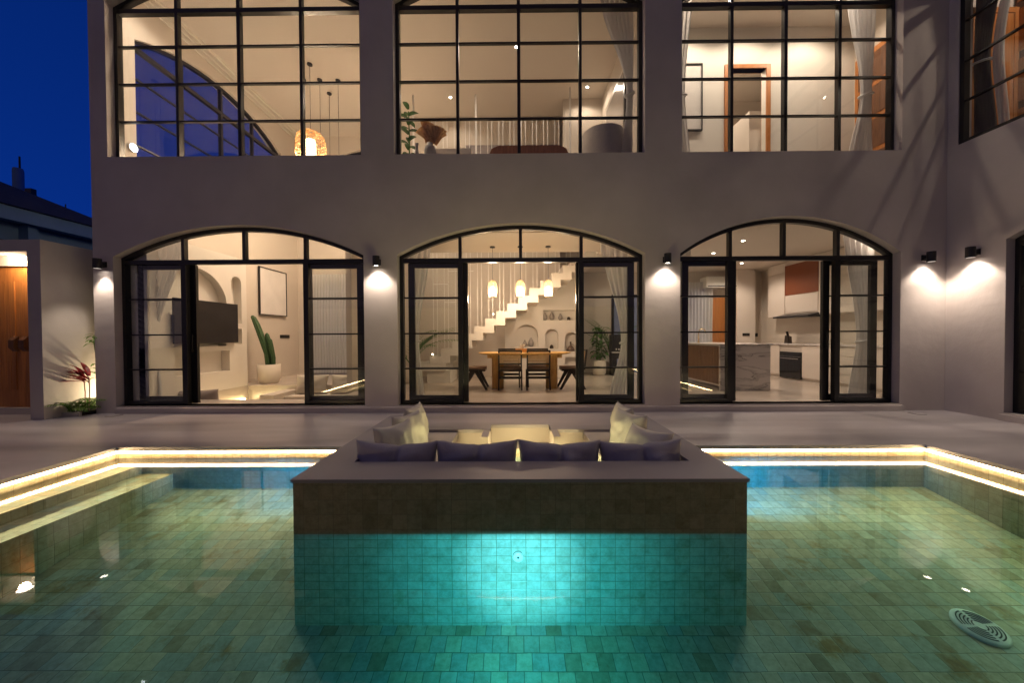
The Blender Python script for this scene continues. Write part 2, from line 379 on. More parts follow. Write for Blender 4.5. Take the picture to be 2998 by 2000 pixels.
KE = 2.0
def lamp(kind, loc, energy, col, parent=None, size=0.05, spot=None, blend=0.6, aim=None, name='light_source'):
    l = bpy.data.lights.new(name, kind); l.energy = energy * KE; l.color = col
    if kind in ('POINT', 'SPOT'): l.shadow_soft_size = size
    if kind == 'SPOT': l.spot_size = R(spot); l.spot_blend = blend
    if kind == 'AREA':
        l.shape = 'RECTANGLE'; l.size = size[0]; l.size_y = size[1]
    o = bpy.data.objects.new(name, l); C.objects.link(o); o.location = loc
    if aim is not None:
        d = Vector(aim) - Vector(loc); o.rotation_euler = d.to_track_quat('-Z', 'Y').to_euler()
    if parent: o.parent = parent
    return o

def arch_fn(x0, x1, zs, za):
    hw = (x1 - x0) / 2; rise = za - zs; Rr = (hw * hw + rise * rise) / (2 * rise); xc = (x0 + x1) / 2; zc = za - Rr
    return lambda x: zc + math.sqrt(max(0, Rr * Rr - (x - xc) ** 2))

def arch_pts(x0, x1, z0, zs, za, n=28):
    f = arch_fn(x0, x1, zs, za)
    return [(x0, z0), (x1, z0)] + [(x1 + (x0 - x1) * i / n, f(x1 + (x0 - x1) * i / n)) for i in range(n + 1)]

# ------------------------------------------------------------------ ground, deck, pool basin, water
tag(obj('ground', box(nb(), -150, 150, -150, 250, -3.2, -3.0), GROUND), kind='structure')
YB = 3.905; XL = -4.41; XR = 4.48; YN = -1.8; ZW = -0.133
b = nb()
box(b, -12, XL, -3, YB, -1.6, -0.004); box(b, -12, XL + 0.02, -3, YB - 0.02, -0.04, 0)
b.free()
b = nb()
ov = 0.038
box(b, -12, XL + ov, -3.5, YB - ov, -0.042, 0)                      # left of the pool
box(b, XR - ov, 6.75, -3.5, YB - ov, -0.042, 0)                     # right of the pool
box(b, XL + ov, XR - ov, -3.5, YN, -0.042, 0)                       # behind the camera
box(b, -12, -1.50, YB - ov, 4.56, -0.042, 0); box(b, 1.551, 6.75, YB - ov, 4.56, -0.042, 0)
box(b, -12, -0.32, 4.56, 4.80, -0.042, 0); box(b, 0.46, 6.75, 4.56, 4.80, -0.042, 0)
box(b, -12, 6.75, 4.80, 5.63, -0.042, 0)
tag(obj('pool_deck', b, DECK), kind='structure')
b = nb()                                                           # fill under the deck
box(b, -12, XL - 0.02, -3.5, 5.6, -1.7, -0.044); box(b, XR + 0.02, 6.75, -3.5, 5.6, -1.7, -0.044)
box(b, XL - 0.02, -1.52, YB + 0.02, 5.6, -1.7, -0.044); box(b, 1.56, XR + 0.02, YB + 0.02, 5.6, -1.7, -0.044)
box(b, -1.52, 1.56, 4.86, 5.6, -1.7, -0.044)
tag(obj('deck_foundation', b, COPE), kind='structure')

def floor_z(y): return -0.48 - 0.182 * (YB - y) if y > 1.4 else -0.933
pool = bpy.data.objects.new('pool_basin', None); C.objects.link(pool); tag(pool, kind='structure')
b = nb()
ys = [YB + 0.02, 3.2, 2.6, 2.0, 1.4, YN - 0.02]
row = [[b.verts.new((x, y, floor_z(y))) for x in (XL - 0.02, XR + 0.02)] for y in ys]
low = [[b.verts.new((x, y, floor_z(y) - 0.3)) for x in (XL - 0.02, XR + 0.02)] for y in ys]
for i in range(len(ys) - 1):
    b.faces.new((row[i][0], row[i + 1][0], row[i + 1][1], row[i][1])); b.faces.new((low[i][0], low[i][1], low[i + 1][1], low[i + 1][0]))
bmesh.ops.recalc_face_normals(b, faces=b.faces[:])
for f in b.faces:
    if f.calc_center_median().z > floor_z(f.calc_center_median().y) - 0.1 and f.normal.z < 0: f.normal_flip()
obj('pool_floor', b, TILE_F, pool)
b = nb(); box(b, XL - 0.02, -1.48, YB, YB + 0.02, -0.085, -0.08); b.free()
b = nb(); box(b, XL, XR, YB, YB + 0.018, ZW, -0.043); obj('pool_wall', b, TILE_D, pool)
b = nb(); box(b, XL, XR, YB, YB + 0.02, -1.2, ZW); obj('pool_wall', b, TILE_B, pool)
b = nb(); box(b, XL, XR, YN - 0.02, YN, -1.2, -0.043); obj('pool_wall', b, TILE_A, pool)
b = nb(); box(b, XL - 0.02, XL, YN, YB, -1.2, -0.043); obj('pool_wall', b, TILE_WY, pool)
b = nb(); box(b, XR, XR + 0.02, YN, YB, -1.2, -0.043); obj('pool_wall', b, TILE_WY, pool)
b = nb(); box(b, XL, -4.16, YN, YB, -1.2, -0.215); st_ = obj('pool_step', b, TILE_F, pool); obj('riser', box(nb(), -4.159, -4.15, YN, YB, -0.31, -0.213), TILE_WY, st_)
b = nb(); box(b, -4.15, -3.81, YN, YB, -1.2, -0.31); st_ = obj('pool_step', b, TILE_F, pool); obj('riser', box(nb(), -3.809, -3.80, YN, YB, -1.2, -0.308), TILE_WY, st_)

tag(obj('water', box(nb(), XL, XR, YN, YB, -1.25, ZW), WATER), kind='structure')

def led(name, label, x0, x1, y0, y1):
    o = obj(name, box(nb(), x0, x1, y0, y1, -0.071, -0.046), LED); tag(o, label, 'light strip', 'warm LED strips under the pool coping'); return o
led('light_strip', 'warm LED strip under the coping of the back pool edge, left of the lounge', XL + 0.022, -1.502, YB - 0.020, YB - 0.010)
led('light_strip', 'warm LED strip under the coping of the back pool edge, right of the lounge', 1.553, XR - 0.022, YB - 0.020, YB - 0.010)
led('light_strip', 'warm LED strip running towards the viewer along the left side of the pool', XL + 0.010, XL + 0.020, YN, YB - 0.02)
led('light_strip', 'warm LED strip running towards the viewer along the right side of the pool', XR - 0.020, XR - 0.010, YN, YB - 0.02)

# floor drain cover
zd = floor_z(2.33)
dr = thing('drain_cover', 'round pale plastic drain cover with curved slots on the pool floor', 'drain', (3.08, 2.36, zd + 0.012))
dr.rotation_euler = (math.atan(0.182), 0, 0)
b = nb(); lathe(b, [(0.130, -0.012), (0.130, 0.008), (0.122, 0.014), (0.10, 0.016), (0.0, 0.016)], seg=40, cap1=False)
obj('cover', b, PLASTIC, dr, smooth=True)
b = nb()
for k, rr in enumerate((0.035, 0.052, 0.069, 0.086, 0.103)):
    for q in range(4):
        a0 = q * PI / 2 + 0.10 + 0.02 / rr * 0.3; a1 = (q + 1) * PI / 2 - 0.10
        n = 10
        for i in range(n):
            u = a0 + (a1 - a0) * i / n; v = a0 + (a1 - a0) * (i + 1) / n
            p = [(math.cos(t) * r_, math.sin(t) * r_, 0.0175) for t, r_ in ((u, rr - 0.0035), (v, rr - 0.0035), (v, rr + 0.0035), (u, rr + 0.0035))]
            prism(b, p, (0, 0, 0.001))
obj('slots', b, NDARK, dr)

# ------------------------------------------------------------------ sunken lounge
lg = thing('sunken_lounge', 'sunken seating pit with tiled walls standing in the pool', 'seating pit', (0, 0, 0))
X0, X1, Y0 = -1.50, 1.551, 2.378
b = nb(); box(b, X0, X1, Y0, Y0 + 0.02, ZW, 0.218); obj('tiled_wall', b, TILE_A, lg)
b = nb(); box(b, X0, X1, Y0, Y0 + 0.02, -1.0, ZW); obj('tiled_wall', b, TILE_W, lg)
obj('side_wall', box(nb(), X0, X0 + 0.02, Y0 + 0.02, YB, -1.0, 0.218), TILE_WY, lg); obj('side_wall', box(nb(), X1 - 0.02, X1, Y0 + 0.02, YB, -1.0, 0.218), TILE_WY, lg)
b = nb()
box(b, X0 + 0.02, X1 - 0.02, Y0 + 0.02, 2.70, -1.0, 0.218)
box(b, X0 + 0.02, -1.24, 2.70, 4.30, -1.0, 0.218); box(b, 1.335, X1 - 0.02, 2.70, 4.30, -1.0, 0.218)
box(b, X0, X0 + 0.02, YB, 4.30, -0.2, 0.218); box(b, X1 - 0.02, X1, YB, 4.30, -0.2, 0.218)
box(b, X0, -1.24, 4.30, 4.56, -1.0, -0.002); box(b, 1.335, X1, 4.30, 4.56, -1.0, -0.002)
obj('parapet', b, COPE, lg)
b = nb()
prism(b, [(X0 - .012, Y0 - .012, .218), (X1 + .012, Y0 - .012, .218), (X1 + .012, 4.31, .218), (1.325, 4.31, .218), (1.325, 2.71, .218), (-1.23, 2.71, .218), (-1.23, 4.31, .218), (X0 - .012, 4.31, .218)], (0, 0, 0.025))
obj('coping', b, COPE, lg, bevel=0.003)
b = nb()                                                            # floor, benches, entry
box(b, -1.24, 1.335, 2.70, 4.56, -1.0, -0.45)
box(b, -1.24, -0.73, 3.25, 4.56, -0.45, -0.12); box(b, 0.87, 1.335, 3.25, 4.56, -0.45, -0.12); box(b, -1.24, 1.335, 2.70, 3.25, -0.45, -0.12)
obj('bench', b, INNER, lg)
b = nb()
box(b, -0.73, -0.405, 4.56, 4.60, -1.0, -0.043); box(b, 0.545, 0.87, 4.56, 4.60, -1.0, -0.043)
box(b, -0.32, 0.46, 4.80, 4.86, -1.0, -0.043)
box(b, -0.405, -0.32, 4.23, 4.80, -0.45, -0.003); box(b, 0.46, 0.545, 4.23, 4.80, -0.45, -0.003)
box(b, -0.32, 0.46, 4.50, 4.80, -0.45, -0.24)
obj('entry_step', b, INNER, lg)
obj('bench_back', box(nb(), X0, -0.731, 4.562, 4.60, -1.0, -0.043), COPE, lg); obj('bench_back', box(nb(), 0.871, X1, 4.562, 4.60, -1.0, -0.043), COPE, lg)
b = nb(); box(b, -1.235, -0.735, 3.26, 4.55, -0.118, -0.032); obj('seat_cushion', b, CUSH_IN, lg, bevel=0.015)
b = nb(); box(b, 0.875, 1.33, 3.26, 4.55, -0.118, -0.032); obj('seat_cushion', b, CUSH_IN, lg, bevel=0.015)
b = nb(); box(b, -1.235, 1.33, 2.705, 3.25, -0.118, -0.032); obj('seat_cushion', b, CUSH_IN, lg, bevel=0.015)
b = nb()
box(b, -0.728, -0.720, 3.3, 4.20, -0.24, -0.21); box(b, 0.86, 0.868, 3.3, 4.20, -0.24, -0.21); box(b, -0.7, 0.84, 3.252, 3.26, -0.20, -0.17)
obj('bench_light', b, LED3, lg)
b = nb(); box(b, -0.28, 0.42, 4.38, 4.40, -0.225, -0.195); obj('entry_light', b, LED2, lg)
# nozzle
nz_ = thing('water_inlet', 'small round white water inlet on the tiled wall below the waterline', 'inlet', (0.017, Y0, -0.284))
b = nb(); lathe(b, [(0.036, 0), (0.036, 0.012), (0.028, 0.017), (0.0, 0.017)], seg=24, cap1=False); obj('ring', b, PLASTIC, nz_, rot=(R(90), 0, 0), smooth=True)
b = nb(); lathe(b, [(0.008, 0.0), (0.008, 0.0185)], seg=12); obj('opening', b, NDARK, nz_, rot=(R(90), 0, 0))

def pillow_bm(w_, h_, t, seed=0, n=18, crease=0.0, pk=0.07):
    bm = nb(); g = []
    rnd = random.Random(seed); off = Vector((rnd.uniform(0, 50), rnd.uniform(0, 50), 0))
    for side in (1, -1):
        gg = []
        for j in range(n + 1):
            rw = []
            for i in range(n + 1):
                u = -1 + 2 * i / n; v = -1 + 2 * j / n
                k = max(0, (1 - abs(u) ** 2.6)) ** 0.55 * max(0, (1 - abs(v) ** 2.6)) ** 0.55
                pin = 1 - pk * (1 - u * u) * abs(v) + (0.05 * noise.noise(Vector((u * 3, 0, side * 0)) + off) * abs(v) if crease else 0)
                if crease: pin -= 0.05 * math.exp(-((u - 0.05) / 0.08) ** 2) * abs(v)
                pin2 = 1 - 0.07 * (1 - v * v) * abs(u)
                wr = noise.noise(Vector((u * 2.2, v * 2.2, side)) + off) * 0.30 * k + noise.noise(Vector((u * 7, v * 5, side)) + off) * 0.09 * k
                kk = k * (1 + wr)
                if crease: kk *= 1 - 0.50 * math.exp(-((u - 0.05) / 0.06) ** 2) * (0.5 + 0.5 * abs(v))
                rw.append(bm.verts.new((u * w_ / 2 * pin2, side * kk * t / 2, v * h_ / 2 * pin)))
            gg.append(rw)
        g.append(gg)
    for s, gg in enumerate(g):
        for j in range(n):
            for i in range(n):
                q = (gg[j][i], gg[j][i + 1], gg[j + 1][i + 1], gg[j + 1][i])
                bm.faces.new(q if s == 1 else q[::-1])
    bmesh.ops.remove_doubles(bm, verts=bm.verts[:], dist=0.0008)
    bmesh.ops.recalc_face_normals(bm, faces=bm.faces[:])
    return bm

GF = 'dark cushions along the front of the lounge'
fr = [(-0.955, 0.655, 1.5, 'dark grey long cushion at the left end of the front row of the lounge', 0),
      (-0.305, 0.655, -1.0, 'dark grey long cushion second from the left in the front row of the lounge', 1),
      (0.352, 0.655, 0.8, 'dark grey long cushion third from the left in the front row of the lounge', 2),
      (1.005, 0.655, -1.8, 'dark grey long cushion at the right end of the front row of the lounge', 3)]
for x, w_, tilt, lab, s in fr:
    o = obj('back_cushion', pillow_bm(w_ + 0.012, 0.45, 0.21, s + 3, 30, 1.0, 0.15), CUSH_D, loc=(x, 2.83, 0.145), rot=(R(-6), R(tilt), R(tilt * 0.8)), smooth=True)
    tag(o, lab, 'cushion', GF)
GL = 'sand coloured pillows along the sides of the lounge'
sd = [(-1.155, 4.14, 84, 10, 'sand pillow at the far end of the left bench, against the parapet', 11),
      (-1.10, 3.74, 70, 14, 'sand pillow in the middle of the left bench of the lounge', 12),
      (-1.09, 3.30, 62, 18, 'sand pillow on the left bench nearest the dark front cushions', 13),
      (1.245, 4.14, -86, 8, 'upright sand pillow at the far end of the right bench', 14),
      (1.19, 3.76, -68, 14, 'sand pillow in the middle of the right bench of the lounge', 15),
      (1.18, 3.26, -58, 30, 'slumped sand pillow on the right bench nearest the dark front cushions', 16)]
for x, y, rz, tl, lab, s in sd:
    o = obj('throw_pillow', pillow_bm(0.46, 0.48, 0.21 if s in (11, 14) else 0.25, s, 22, 0.0, 0.13), CUSH_L, smooth=True, loc=(x, y, 0.165 if abs(tl) < 21 else 0.13))
    o.rotation_mode = 'QUATERNION'
    o.rotation_quaternion = (Matrix.Rotation(R(rz), 3, 'Z') @ Matrix.Rotation(R(-tl), 3, 'X')).to_quaternion()
    tag(o, lab, 'pillow', GL)

# ------------------------------------------------------------------ underwater lights
def pool_light(loc, aim, beams, label, hood=(0.1, 0.3)):
    t = thing('pool_light', label, 'pool light', loc)
    d = (Vector(aim) - Vector(loc)); t.rotation_mode = 'QUATERNION'; t.rotation_quaternion = d.to_track_quat('Z', 'Y')
    b = nb(); lathe(b, [(0.08, -0.03), (0.08, -0.005), (0.065, 0.0)], seg=24); obj('housing', b, PLASTIC, t)
    b = nb(); lathe(b, [(0.055, 0.001), (0.05, 0.004)], seg=24); obj('lens', b, emit('pool_lens', beams[0][1], 6), t)
    for e, col, spot, bl in beams:
        l = lamp('SPOT', (0, 0, 0.02), e, col, t, 0.012, spot, bl); l.rotation_euler = (PI, 0, 0)
    bpy.context.view_layer.update()
    yaw = math.atan2(d.y, d.x); hw, hl = hood
    b = nb(); box(b, -0.02, hl, -hw, hw, 0, 0.006); box(b, -0.02, -0.01, -0.08, 0.08, -0.06, 0)  # added plate, out of view, keeps the beam from spilling above the waterline
    rise = (ZW - loc[2]) * hl / max(0.01, math.hypot(d.x, d.y))
    h = obj('hood', b, LAMPBLK, loc=(loc[0], loc[1], loc[2] + rise * 0.95), rot=(0, 0, yaw)); h.parent = t; h.matrix_parent_inverse = t.matrix_world.inverted()
    return t
CY1 = (0.34, 0.84, 1.0); CY2 = (0.0, 0.85, 0.84); AZ = (0.02, 0.45, 1.0)
pool_light((0.04, 0.95, -0.30), (0.05, 2.378, -0.37), [(75, CY1, 40, 1.0), (42, (0.12, 0.82, 0.96), 84, 1.0), (15, CY2, 150, 0.7)], 'round underwater light with added spill plate facing the tiled wall of the lounge', (0.75, 0.46))
pool_light((1.62, 3.0, -0.24), (2.95, 3.89, -0.215), [(230, AZ, 52, 1.0)], 'blue underwater light on the right flank of the lounge', (0.14, 0.22))
pool_light((-1.57, 3.0, -0.24), (-2.8, 3.89, -0.215), [(140, AZ, 52, 1.0)], 'blue underwater light on the left flank of the lounge', (0.14, 0.22))

# ------------------------------------------------------------------ villa shell
FY = 5.63; FI = 5.83
villa = thing('villa', 'two storey plastered villa with arched black steel windows round the pool', 'house', (0, FY, 0))
def V(name, bm, m, **k):
    o = obj(name, bm, m, **k); o.parent = villa; o.matrix_parent_inverse = Matrix.Translation((0, -FY, 0)); return o

LOW = [(-6.37, -2.38, 2.50, 2.985), (-1.85, 2.06, 2.50, 2.985), (2.61, 6.05, 2.49, 3.06)]
UPP = [(-6.42, -2.40, 6.52, 7.05), (-1.88, 2.06, 6.52, 7.05), (2.63, 6.05, 6.52, 7.05)]
b = nb(); box(b, -6.69, 10.0, FY, FI, -0.3, 8.7)
fac = obj('wall', b, PLASTER)
cs = []
for (x0, x1, zs, za) in LOW:
    c = nb(); prism(c, [(x, FY - 0.5, z) for x, z in arch_pts(x0, x1, 0.11, zs, za)], (0, 1.2, 0)); cs.append(c)
for (x0, x1, zs, za) in UPP:
    c = nb(); prism(c, [(x, FY - 0.5, z) for x, z in arch_pts(x0, x1, 4.07, zs, za)], (0, 1.2, 0)); cs.append(c)
cut(fac, cs); fac.parent = villa; fac.matrix_parent_inverse = Matrix.Translation((0, -FY, 0))
fac['label'] = 'pool front wall with three arched openings on each floor'
# plinth step below the openings
V('plinth', box(nb(), -6.34, 6.08, FY - 0.05, FY - 0.002, 0.0, 0.085), PLASTER, bevel=0.004)
# wing wall (faces the pool from the right)
b = nb(); box(b, 6.75, 6.95, -4.0, FY - 0.001, -0.3, 8.7)
wing = obj('wall', b, PLASTER)
def yz_cut(y0, y1, z0, zs, za):
    c = nb(); prism(c, [(6.2, y, z) for y, z in arch_pts(y0, y1, z0, zs, za)], (1.3, 0, 0)); return c
WL = (1.05, 4.95, 2.50, 2.985); WU = (1.6, 5.50, 6.52, 7.05)
cut(wing, [yz_cut(WL[0], WL[1], 0.11, WL[2], WL[3]), yz_cut(WU[0], WU[1], 4.07, WU[2], WU[3])])
wing.parent = villa; wing.matrix_parent_inverse = Matrix.Translation((0, -FY, 0)); wing['label'] = 'wing wall at right angles to the pool front'
V('plinth', box(nb(), 6.70, 6.748, 1.0, 4.97, 0.0, 0.085), PLASTER, bevel=0.004)
# side and back walls
b = nb(); box(b, -6.69, -6.45, FI, 10.8, -0.3, 8.7); sw = obj('wall', b, INNER)
c = nb(); prism(c, [(-7.2, y, z) for y, z in arch_pts(6.1, 9.9, 4.1, 6.3, 6.8)], (1.2, 0, 0))
cut(sw, [c]); sw.parent = villa; sw.matrix_parent_inverse = Matrix.Translation((0, -FY, 0))
b = nb(); box(b, -6.45, 10.0, 10.6, 10.8, -0.3, 8.7); bw = obj('wall', b, INNER)
c = nb(); prism(c, [(x, 10.2, z) for x, z in arch_pts(-5.95, -2.35, 4.3, 6.25, 6.76)], (0, 1.2, 0))
c2 = nb(); prism(c2, [(x, 10.2, z) for x, z in arch_pts(-6.1, -4.4, 0.11, 2.45, 2.9)], (0, 1.2, 0))
c3 = nb(); box(c3, 4.95, 5.75, 10.2, 11.2, 0.2, 2.6)
cut(bw, [c, c2, c3]); bw.parent = villa; bw.matrix_parent_inverse = Matrix.Translation((0, -FY, 0))
V('wall', box(nb(), 7.32, 7.5, FI, 10.6, -0.3, 8.7), INNER)
V('roof', box(nb(), -6.69, 10.0, FI, 10.8, 8.45, 8.7), PLASTER)
V('ceiling', box(nb(), -6.45, 7.32, FI, 10.6, 7.15, 7.35), CEIL)
V('partition', box(nb(), -3.60, -3.48, 7.6, 10.6, 0.11, 3.9), INNER)
b = nb()
box(b, -3.48, 7.32, 6.45, 7.95, 3.07, 3.9); box(b, 1.9, 7.32, 7.95, 10.6, 3.07, 3.9)
box(b, -3.48, -1.95, FI, 6.45, 3.07, 3.9); box(b, 2.2, 7.32, FI, 6.45, 3.07, 3.9); box(b, -1.95, 2.2, FI, 6.45, 3.30, 3.9)
V('upper_floor', b, CEIL)
b = nb(); box(b, -1.9, 2.15, 6.30, 6.449, 3.08, 3.14); box(b, -1.9, 2.15, 6.28, 6.2995, 3.08, 3.185)
V('cove_ledge', b, INNER_W)
o = V('cove_light', box(nb(), -1.85, 2.1, 6.32, 6.42, 3.145, 3.165), emit('cove', WARM, 30))
# ground floor slab with the living-room pit
b = nb()
box(b, -6.45, -3.2, FI - 0.19, 6.22, -0.3, 0.11); box(b, -3.2, 7.32, FI - 0.19, 10.6, -0.3, 0.11)
box(b, -6.45, -6.06, 6.22, 8.05, -0.3, 0.11); box(b, -6.45, -3.2, 8.05, 10.6, -0.3, 0.11)
V('floor', b, FLOORIN)
b = nb(); box(b, -6.06, -3.2, 6.22, 8.05, -0.62, -0.4)
box(b, -4.9, -3.2, 7.5, 8.05, -0.4, -0.06); box(b, -6.06, -4.6, 6.22, 6.6, -0.4, -0.06); box(b, -3.75, -3.2, 6.22, 7.5, -0.4, -0.06)
box(b, -5.2, -4.9, 7.2, 8.05, -0.4, 0.02)
V('seating_well', b, INNER)
V('well_light', box(nb(), -6.04, -6.02, 6.4, 7.9, -0.2, -0.16), LED2)
# upper floor room dividers
V('partition', box(nb(), 2.23, 2.40, FI, 10.6, 3.9, 7.15), INNER)
V('partition', box(nb(), 1.25, 2.23, 9.03, 9.15, 3.9, 7.15), INNER)
V('partition', box(nb(), -3.48, 1.25, 9.7, 9.82, 0.11, 7.15), INNER)
V('partition', box(nb(), 6.6, 6.75, FI, 10.6, 3.9, 7.15), INNER)
b = nb(); box(b, 2.4, 6.6, 7.0, 7.12, 3.9, 7.15); o = V('partition', b, INNER_W)
c = nb(); box(c, 4.17, 4.89, 6.5, 7.6, 3.8, 6.36); cut(o, [c])
V('partition', box(nb(), 3.4, 6.6, 9.2, 9.3, 3.9, 7.15), INNER)
V('skirting', box(nb(), -6.45, -6.43, 8.05, 10.6, 0.11, 0.19), INNER)
V('skirting', box(nb(), -3.48, 5.9, 10.57, 10.6, 0.11, 0.19), INNER)
# ceiling rail over the side wall upstairs
b = nb(); box(b, -6.43, -6.40, FI + .05, 10.5, 7.02, 7.15); box(b, -6.34, -6.31, FI + .05, 10.5, 7.06, 7.15); box(b, -6.25, -6.22, FI + .05, 10.5, 7.09, 7.15)
V('ceiling_rail', b, INNER_W)
# wing rooms
b = nb(); box(b, 6.95, 9.6, -1.0, FY - .001, 3.07, 3.9); box(b, 6.95, 9.6, -1.0, FY - .001, -0.3, 0.11); V('floor', b, FLOORIN)
V('ceiling', box(nb(), 6.95, 9.6, -1.0, FY - .001, 7.15, 7.35), CEIL)
V('wall', box(nb(), 9.6, 9.8, -1.0, FY - .001, -0.3, 8.7), INNER)
V('wall', box(nb(), 6.95, 9.6, -1.2, -1.0, -0.3, 8.7), INNER)
V('wall', box(nb(), -6.69, 6.75, -4.2, -4.0, -0.3, 0.0), PLASTER)

# ------------------------------------------------------------------ windows
def window(x0, x1, z0, zs, za, rows, tz, origin, rz, label, door=None, cols=4, tw=0.045):
    """local x across, z up, +y inwards. rows: thin horizontal bars; tz: thick transom"""
    root = obj('window_frame', frame_bm(x0, x1, z0, zs, za, rows, tz, door, cols, tw), STEEL)
    root.location = origin; root.rotation_euler = (0, 0, rz)
    root.parent = villa; root.matrix_parent_inverse = Matrix.Translation((0, -FY, 0)); root['label'] = label
    root.name = 'arched_window'
    bm = nb(); f = arch_fn(x0, x1, zs, za)
    if door is None:
        prism(bm, [(x, 0.045, z) for x, z in arch_pts(x0 + .02, x1 - .02, z0 + .02, zs - .01, za - .02)], (0, 0.005, 0))
        obj('pane', bm, GLASS, root)
    else:
        prism(bm, [(x, 0.045, z) for x, z in arch_pts(x0 + .02, x1 - .02, tz, zs - .01, za - .02)], (0, 0.005, 0))
        obj('pane', bm, GLASS, root)
        xm = [x0 + (x1 - x0) * i / 4 for i in range(5)]
        for a, c_ in ((xm[0], xm[1]), (xm[3], xm[4])):
            obj('side_pane', box(nb(), a + .03, c_ - .02, 0.040, 0.045, z0 + .02, tz), GLASS, root)
        la, lb, ra, rb = door
        for a, c_ in ((la, lb), (ra, rb)):
            bm = nb(); y0, y1 = 0.10, 0.15; s = 0.105
            box(bm, a, a + s, y0, y1, z0 + .01, tz - .03); box(bm, c_ - s, c_, y0, y1, z0 + .01, tz - .03)
            box(bm, a + s, c_ - s, y0, y1, z0 + .01, z0 + .12); box(bm, a + s, c_ - s, y0, y1, tz - .10, tz - .03)
            for zr in rows: box(bm, a + s, c_ - s, y0 + .012, y1 - .012, zr - .011, zr + .011)
            lf = obj('sliding_door', bm, STEEL, root)
            obj('pane', box(nb(), a + s - .005, c_ - s + .005, 0.122, 0.128, z0 + .1, tz - .08), GLASS, lf)
            bm = nb(); hx = c_ - s / 2 if a < (x0 + x1) / 2 else a + s / 2
            bar(bm, (hx, y0 - .03, z0 + .85), (hx, y0 - .03, z0 + 1.15), .016); bar(bm, (hx, y0, z0 + .88), (hx, y0 - .03, z0 + .88), .012); bar(bm, (hx, y0, z0 + 1.12), (hx, y0 - .03, z0 + 1.12), .012)
            obj('handle', bm, LAMPBLK, lf)
    return root

def frame_bm(x0, x1, z0, zs, za, rows, tz, door, cols, tw):
    bm = nb(); f = arch_fn(x0, x1, zs, za); D = 0.085; e = 0.002
    x0 += e; x1 -= e
    box(bm, x0, x0 + .055, 0, D, z0 + e, f(x0) - .004); box(bm, x1 - .055, x1, 0, D, z0 + e, f(x1) - .004)
    # arch band
    n = 30
    o_ = [(x0 + (x1 - x0) * i / n, f(x0 + (x1 - x0) * i / n) - 0.003) for i in range(n + 1)]
    i_ = [(x, z - 0.06) for x, z in o_]
    for k in range(n):
        prism(bm, [(o_[k][0], 0.002, o_[k][1]), (o_[k + 1][0], 0.002, o_[k + 1][1]), (i_[k + 1][0], 0.002, i_[k + 1][1]), (i_[k][0], 0.002, i_[k][1])], (0, D - .004, 0))
    xm = [x0 + (x1 - x0) * i / cols for i in range(cols + 1)]
    box(bm, x0 + .055, x1 - .055, 0.004, D - .004, tz - .035, tz + .035)
    if door is None:
        box(bm, x0 + .055, x1 - .055, 0, D, z0 + e, z0 + .05)
        for k, x in enumerate(xm[1:-1]):
            h = 0.022 if k != 1 else 0.026
            box(bm, x - h, x + h, 0.006, D - .006, z0 + .05, tz - .035); box(bm, x - h, x + h, 0.006, D - .006, tz + .035, f(x) - .05)
        for zr in rows:
            for a, c_ in zip(xm, xm[1:]): box(bm, a + .026, c_ - .026, 0.012, D - .03, zr - .013, zr + .013)
    else:
        for x in xm[1:-1]: box(bm, x - .025, x + .025, 0.006, D - .006, tz + .035, f(x) - .05)
        for x in (xm[1], xm[3]): box(bm, x - .04, x + .04, 0.006, D - .002, z0 + e, tz - .035)
        for a, c_ in ((xm[0] + .055, xm[1] - .04), (xm[3] + .04, xm[4] - .055)):
            box(bm, a, c_, 0.002, D, z0 + e, z0 + .055)
            for zr in rows: box(bm, a, c_, 0.018, 0.062, zr - .012, zr + .012)
    return bm

LR = (0.68, 1.25, 1.83); UR = (4.70, 5.30, 5.90)
names = ['left', 'middle', 'right']
doors = [(-6.22, -5.25, -3.45, -2.48), (-1.74, -0.76, 1.01, 1.96), (2.74, 3.62, 5.03, 5.91)]
for i, ((x0, x1, zs, za), dl) in enumerate(zip(LOW, doors)):
    window(x0, x1, 0.11, zs, za, LR, 2.43, (0, FY + 0.12, 0), 0, 'ground floor arched glass door bay, %s of three' % names[i], door=dl)
for i, (x0, x1, zs, za) in enumerate(UPP):
    window(x0, x1, 4.07, zs, za, UR, 6.46, (0, FY + 0.12, 0), 0, 'upper floor arched grid window, %s of three' % names[i])
# wing windows: local x runs towards the viewer
def wingwin(y0, y1, z0, zs, za, rows, tz, lab, door=None):
    L = y1 - y0
    return window(0, L, z0, zs, za, rows, tz, (6.75 + (0.12 if door else 0.012), y1, 0), -PI / 2, lab, door=door)
wingwin(WL[0], WL[1], 0.11, WL[2], WL[3], LR, 2.43, 'ground floor arched door bay of the right wing', door=(0.14, 1.1, 2.8, 3.76))
wingwin(WU[0], WU[1], 4.07, WU[2], WU[3], UR, 6.46, 'upper floor arched grid window of the right wing')
window(0, 3.8, 4.1, 6.3, 6.8, (4.56, 5.14, 5.71), 6.22, (-6.60, 9.9, 0), -PI / 2, 'arched grid window in the left side wall upstairs')
window(-5.95, -2.35, 4.3, 6.25, 6.76, (4.9, 5.5), 6.15, (0, 10.68, 0), 0, 'arched grid window in the far back wall')
window(-6.1, -4.4, 0.11, 2.45, 2.9, (0.9, 1.6), 2.40, (0, 10.68, 0), 0, 'arched window behind the sheer curtain of the living room', cols=2)

